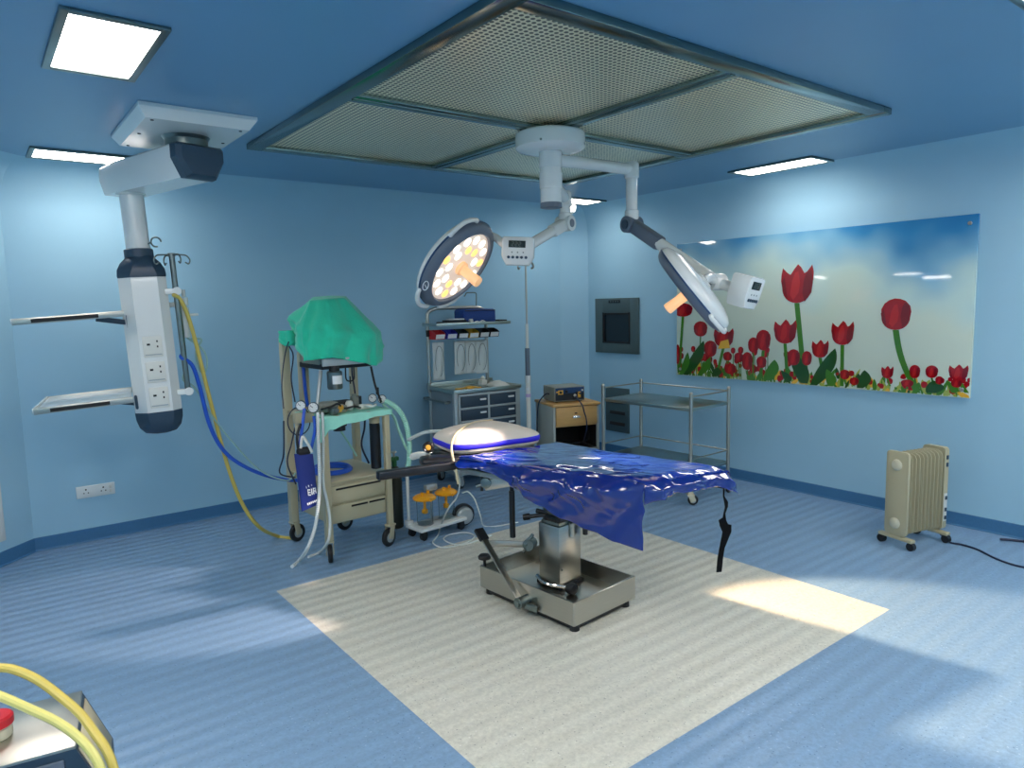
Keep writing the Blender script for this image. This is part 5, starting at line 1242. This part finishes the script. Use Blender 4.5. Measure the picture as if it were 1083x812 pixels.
mb = MB(); mb.loft([finsec(0, .0, RD/2-.006, RH0+.004, RH1+.006, .02), finsec(0, .004, RD/2+.002, RH0-.004, RH1+.014, .02), finsec(0, .022, RD/2+.002, RH0-.004, RH1+.014, .02)]); ep = t.p('end_panel', mb, M['heater'], angle=30)
for z in (RH1-.075, RH0+.075):
    mb = MB(); mb.lathe([(.038, 0), (.036, .008), (.03, .016), (.018, .021), (.001, .022)], (.002, 0, z), (-1, 0, 0), 24); t.p('end_boss', mb, M['knob'], ep)
mb = MB(); mb.loft([finsec(xe, .022, RD/2+.002, RH0-.004, RH1+.016, .02), finsec(xe, .062, RD/2+.002, RH0-.004, RH1+.016, .02), finsec(xe, .068, RD/2-.006, RH0, RH1+.01, .02)]); cp = t.p('control_housing', mb, M['heater'], angle=30)
for z in (RH1-.05, RH1-.10):
    mb = MB(); mb.box((xe+.045, -RD/2-.004, z), (.018, .008, .028), bev=.002); t.p('switch', mb, M['cover'], cp)
mb = MB(); mb.box((xe+.043, -RD/2-.003, .235), (.03, .005, .19), bev=.002); lab = t.p('control_strip', mb, M['offwhite'], cp)
for z in (.30, .22, .165):
    mb = MB(); mb.box((xe+.044, -RD/2-.007, z), (.02, .006, .025), bev=.002); t.p('indicator', mb, M['cover'], lab)
for x in (.02, xe+.03):
    mb = MB(); mb.box((x, 0, .062), (.045, RD+.09, .022), bev=.006); ft = t.p('foot_bar', mb, M['heater'])
    mb = MB(); mb.box((x, 0, .078), (.03, .08, .02)); t.p('foot_clip', mb, M['heater'], ft)
    for sy in (-1, 1):
        mb = MB(); mb.cyl((x-.016, sy*(RD/2+.03), .027), (x+.016, sy*(RD/2+.03), .027), .027); mb.box((x, sy*(RD/2+.03), .045), (.02, .02, .03)); t.p('castor', mb, M['black'], ft)
MRr = Matrix.Translation(RO) @ Matrix.Rotation(RZ, 4, 'Z')
tubeobj('power_cord', [MRr @ V((xe+.06, .0, .07)), MRr @ V((xe+.09, -.02, .03)), gz(1004, 573, .007), gz(1018, 576, .007), gz(1034, 581, .007), gz(1050, 589, .007), gz(1068, 596, .007), gz(1090, 601, .007), gz(1130, 606, .007)], .006, M['wire'], 'dark power cord trailing from the radiator across the floor to the right', 'cord')
tubeobj('plug_lead', [gz(1058, 570, .010), gz(1066, 570.5, .010), gz(1075, 571.5, .008), gz(1087, 573, .007), gz(1120, 578, .007)], .008, M['wire'], 'short dark plug lead on the floor near the wall, right of the radiator', 'cord')

# ------------------------------------------------------------------ console in the foreground
KO = V((.091, 1.474, 0)); KR = -.16; MK = Matrix.Translation(KO) @ Matrix.Rotation(KR, 4, 'Z')
t = Thing('steel_console', 'stainless topped console with dark front at the bottom left corner', 'console', KO, KR)
KD = .222
mb = MB()
mb.loft([[V((-.50, 0, .70)), V((.048, 0, .70)), V((.048, 0, .725)), V((0, 0, .846)), V((-.50, 0, .846))], [V((-.50, KD, .70)), V((.048, KD, .70)), V((.048, KD, .725)), V((0, KD, .846)), V((-.50, KD, .846))]]); cb = t.p('case', mb, M['cover'], angle=15)
mb = MB(); mb.box((-.25, KD/2, .849), (.50, KD, .006), bev=.002); t.p('top_plate', mb, M['steel'])
mb = MB(); d_ = V((.048, 0, -.121)); nn = V((.93, 0, .37))
a = V((.003, .012, .838))+nn*.002; b = V((.003, KD-.012, .838))+nn*.002
mb.add([a, b, b+d_*.86, a+d_*.86], [[0, 1, 2, 3]]); t.p('side_panel', mb, M['beige'], cb, solid=.002)
mb = MB(); mb.box((-.25, -.003, .775), (.46, .006, .115), bev=.002); fp = t.p('front_panel', mb, M['grey_ring'], cb)
for k in range(3):
    mb = MB(); mb.cyl((-.08-.12*k, -.006, .78), (-.08-.12*k, -.022, .78), .018, .015, 18); t.p('front_knob', mb, M['black'], fp)
for x in (-.46, -.02):
    for y in (.02, KD-.02):
        mb = MB(); mb.cyl((x, y, .09), (x, y, .70), .014, n=14); t.p('leg', mb, M['steel'])
        caster(x, y, .6, .04, .024, 'cartlight', None, t, MK, .1)
mb = MB(); mb.box((-.24, KD/2, .28), (.46, KD-.02, .012), bev=.003); t.p('lower_shelf', mb, M['steel'])
jc = gz(-3, 779, .853); t = Thing('reagent_jar', 'small cream jar with bright red lid on the steel console', 'jar', jc)
mb = MB(); mb.lathe([(.024, 0), (.026, .003), (.026, .02), (.022, .024)], n=24); t.p('jar_body', mb, M['knob'])
mb = MB(); mb.lathe([(.026, 0), (.029, .002), (.029, .016), (.025, .020)], (0, 0, .023), n=24); t.p('jar_lid', mb, M['red'])
tubeobj('console_tube', [at(-40, 706, 1.58), at(0, 706, 1.55), at(18, 709, 1.535), at(40, 719, 1.515), at(62, 735, 1.49), at(84, 754, 1.46), at(100, 775, 1.43), at(112, 792, 1.405), at(120, 812, 1.385), at(127, 845, 1.37), at(131, 900, 1.36)], .0080, M['yellow'], 'upper golden-yellow tube arching over the steel console')
tubeobj('console_tube', [at(-40, 722, 1.48), at(0, 736, 1.45), at(30, 749, 1.43), at(58, 762, 1.41), at(80, 777, 1.39), at(96, 794, 1.37), at(106, 812, 1.355), at(112, 840, 1.345), at(116, 900, 1.34)], .0078, M['yellow_b'], 'lower pale-yellow tube arching over the steel console')
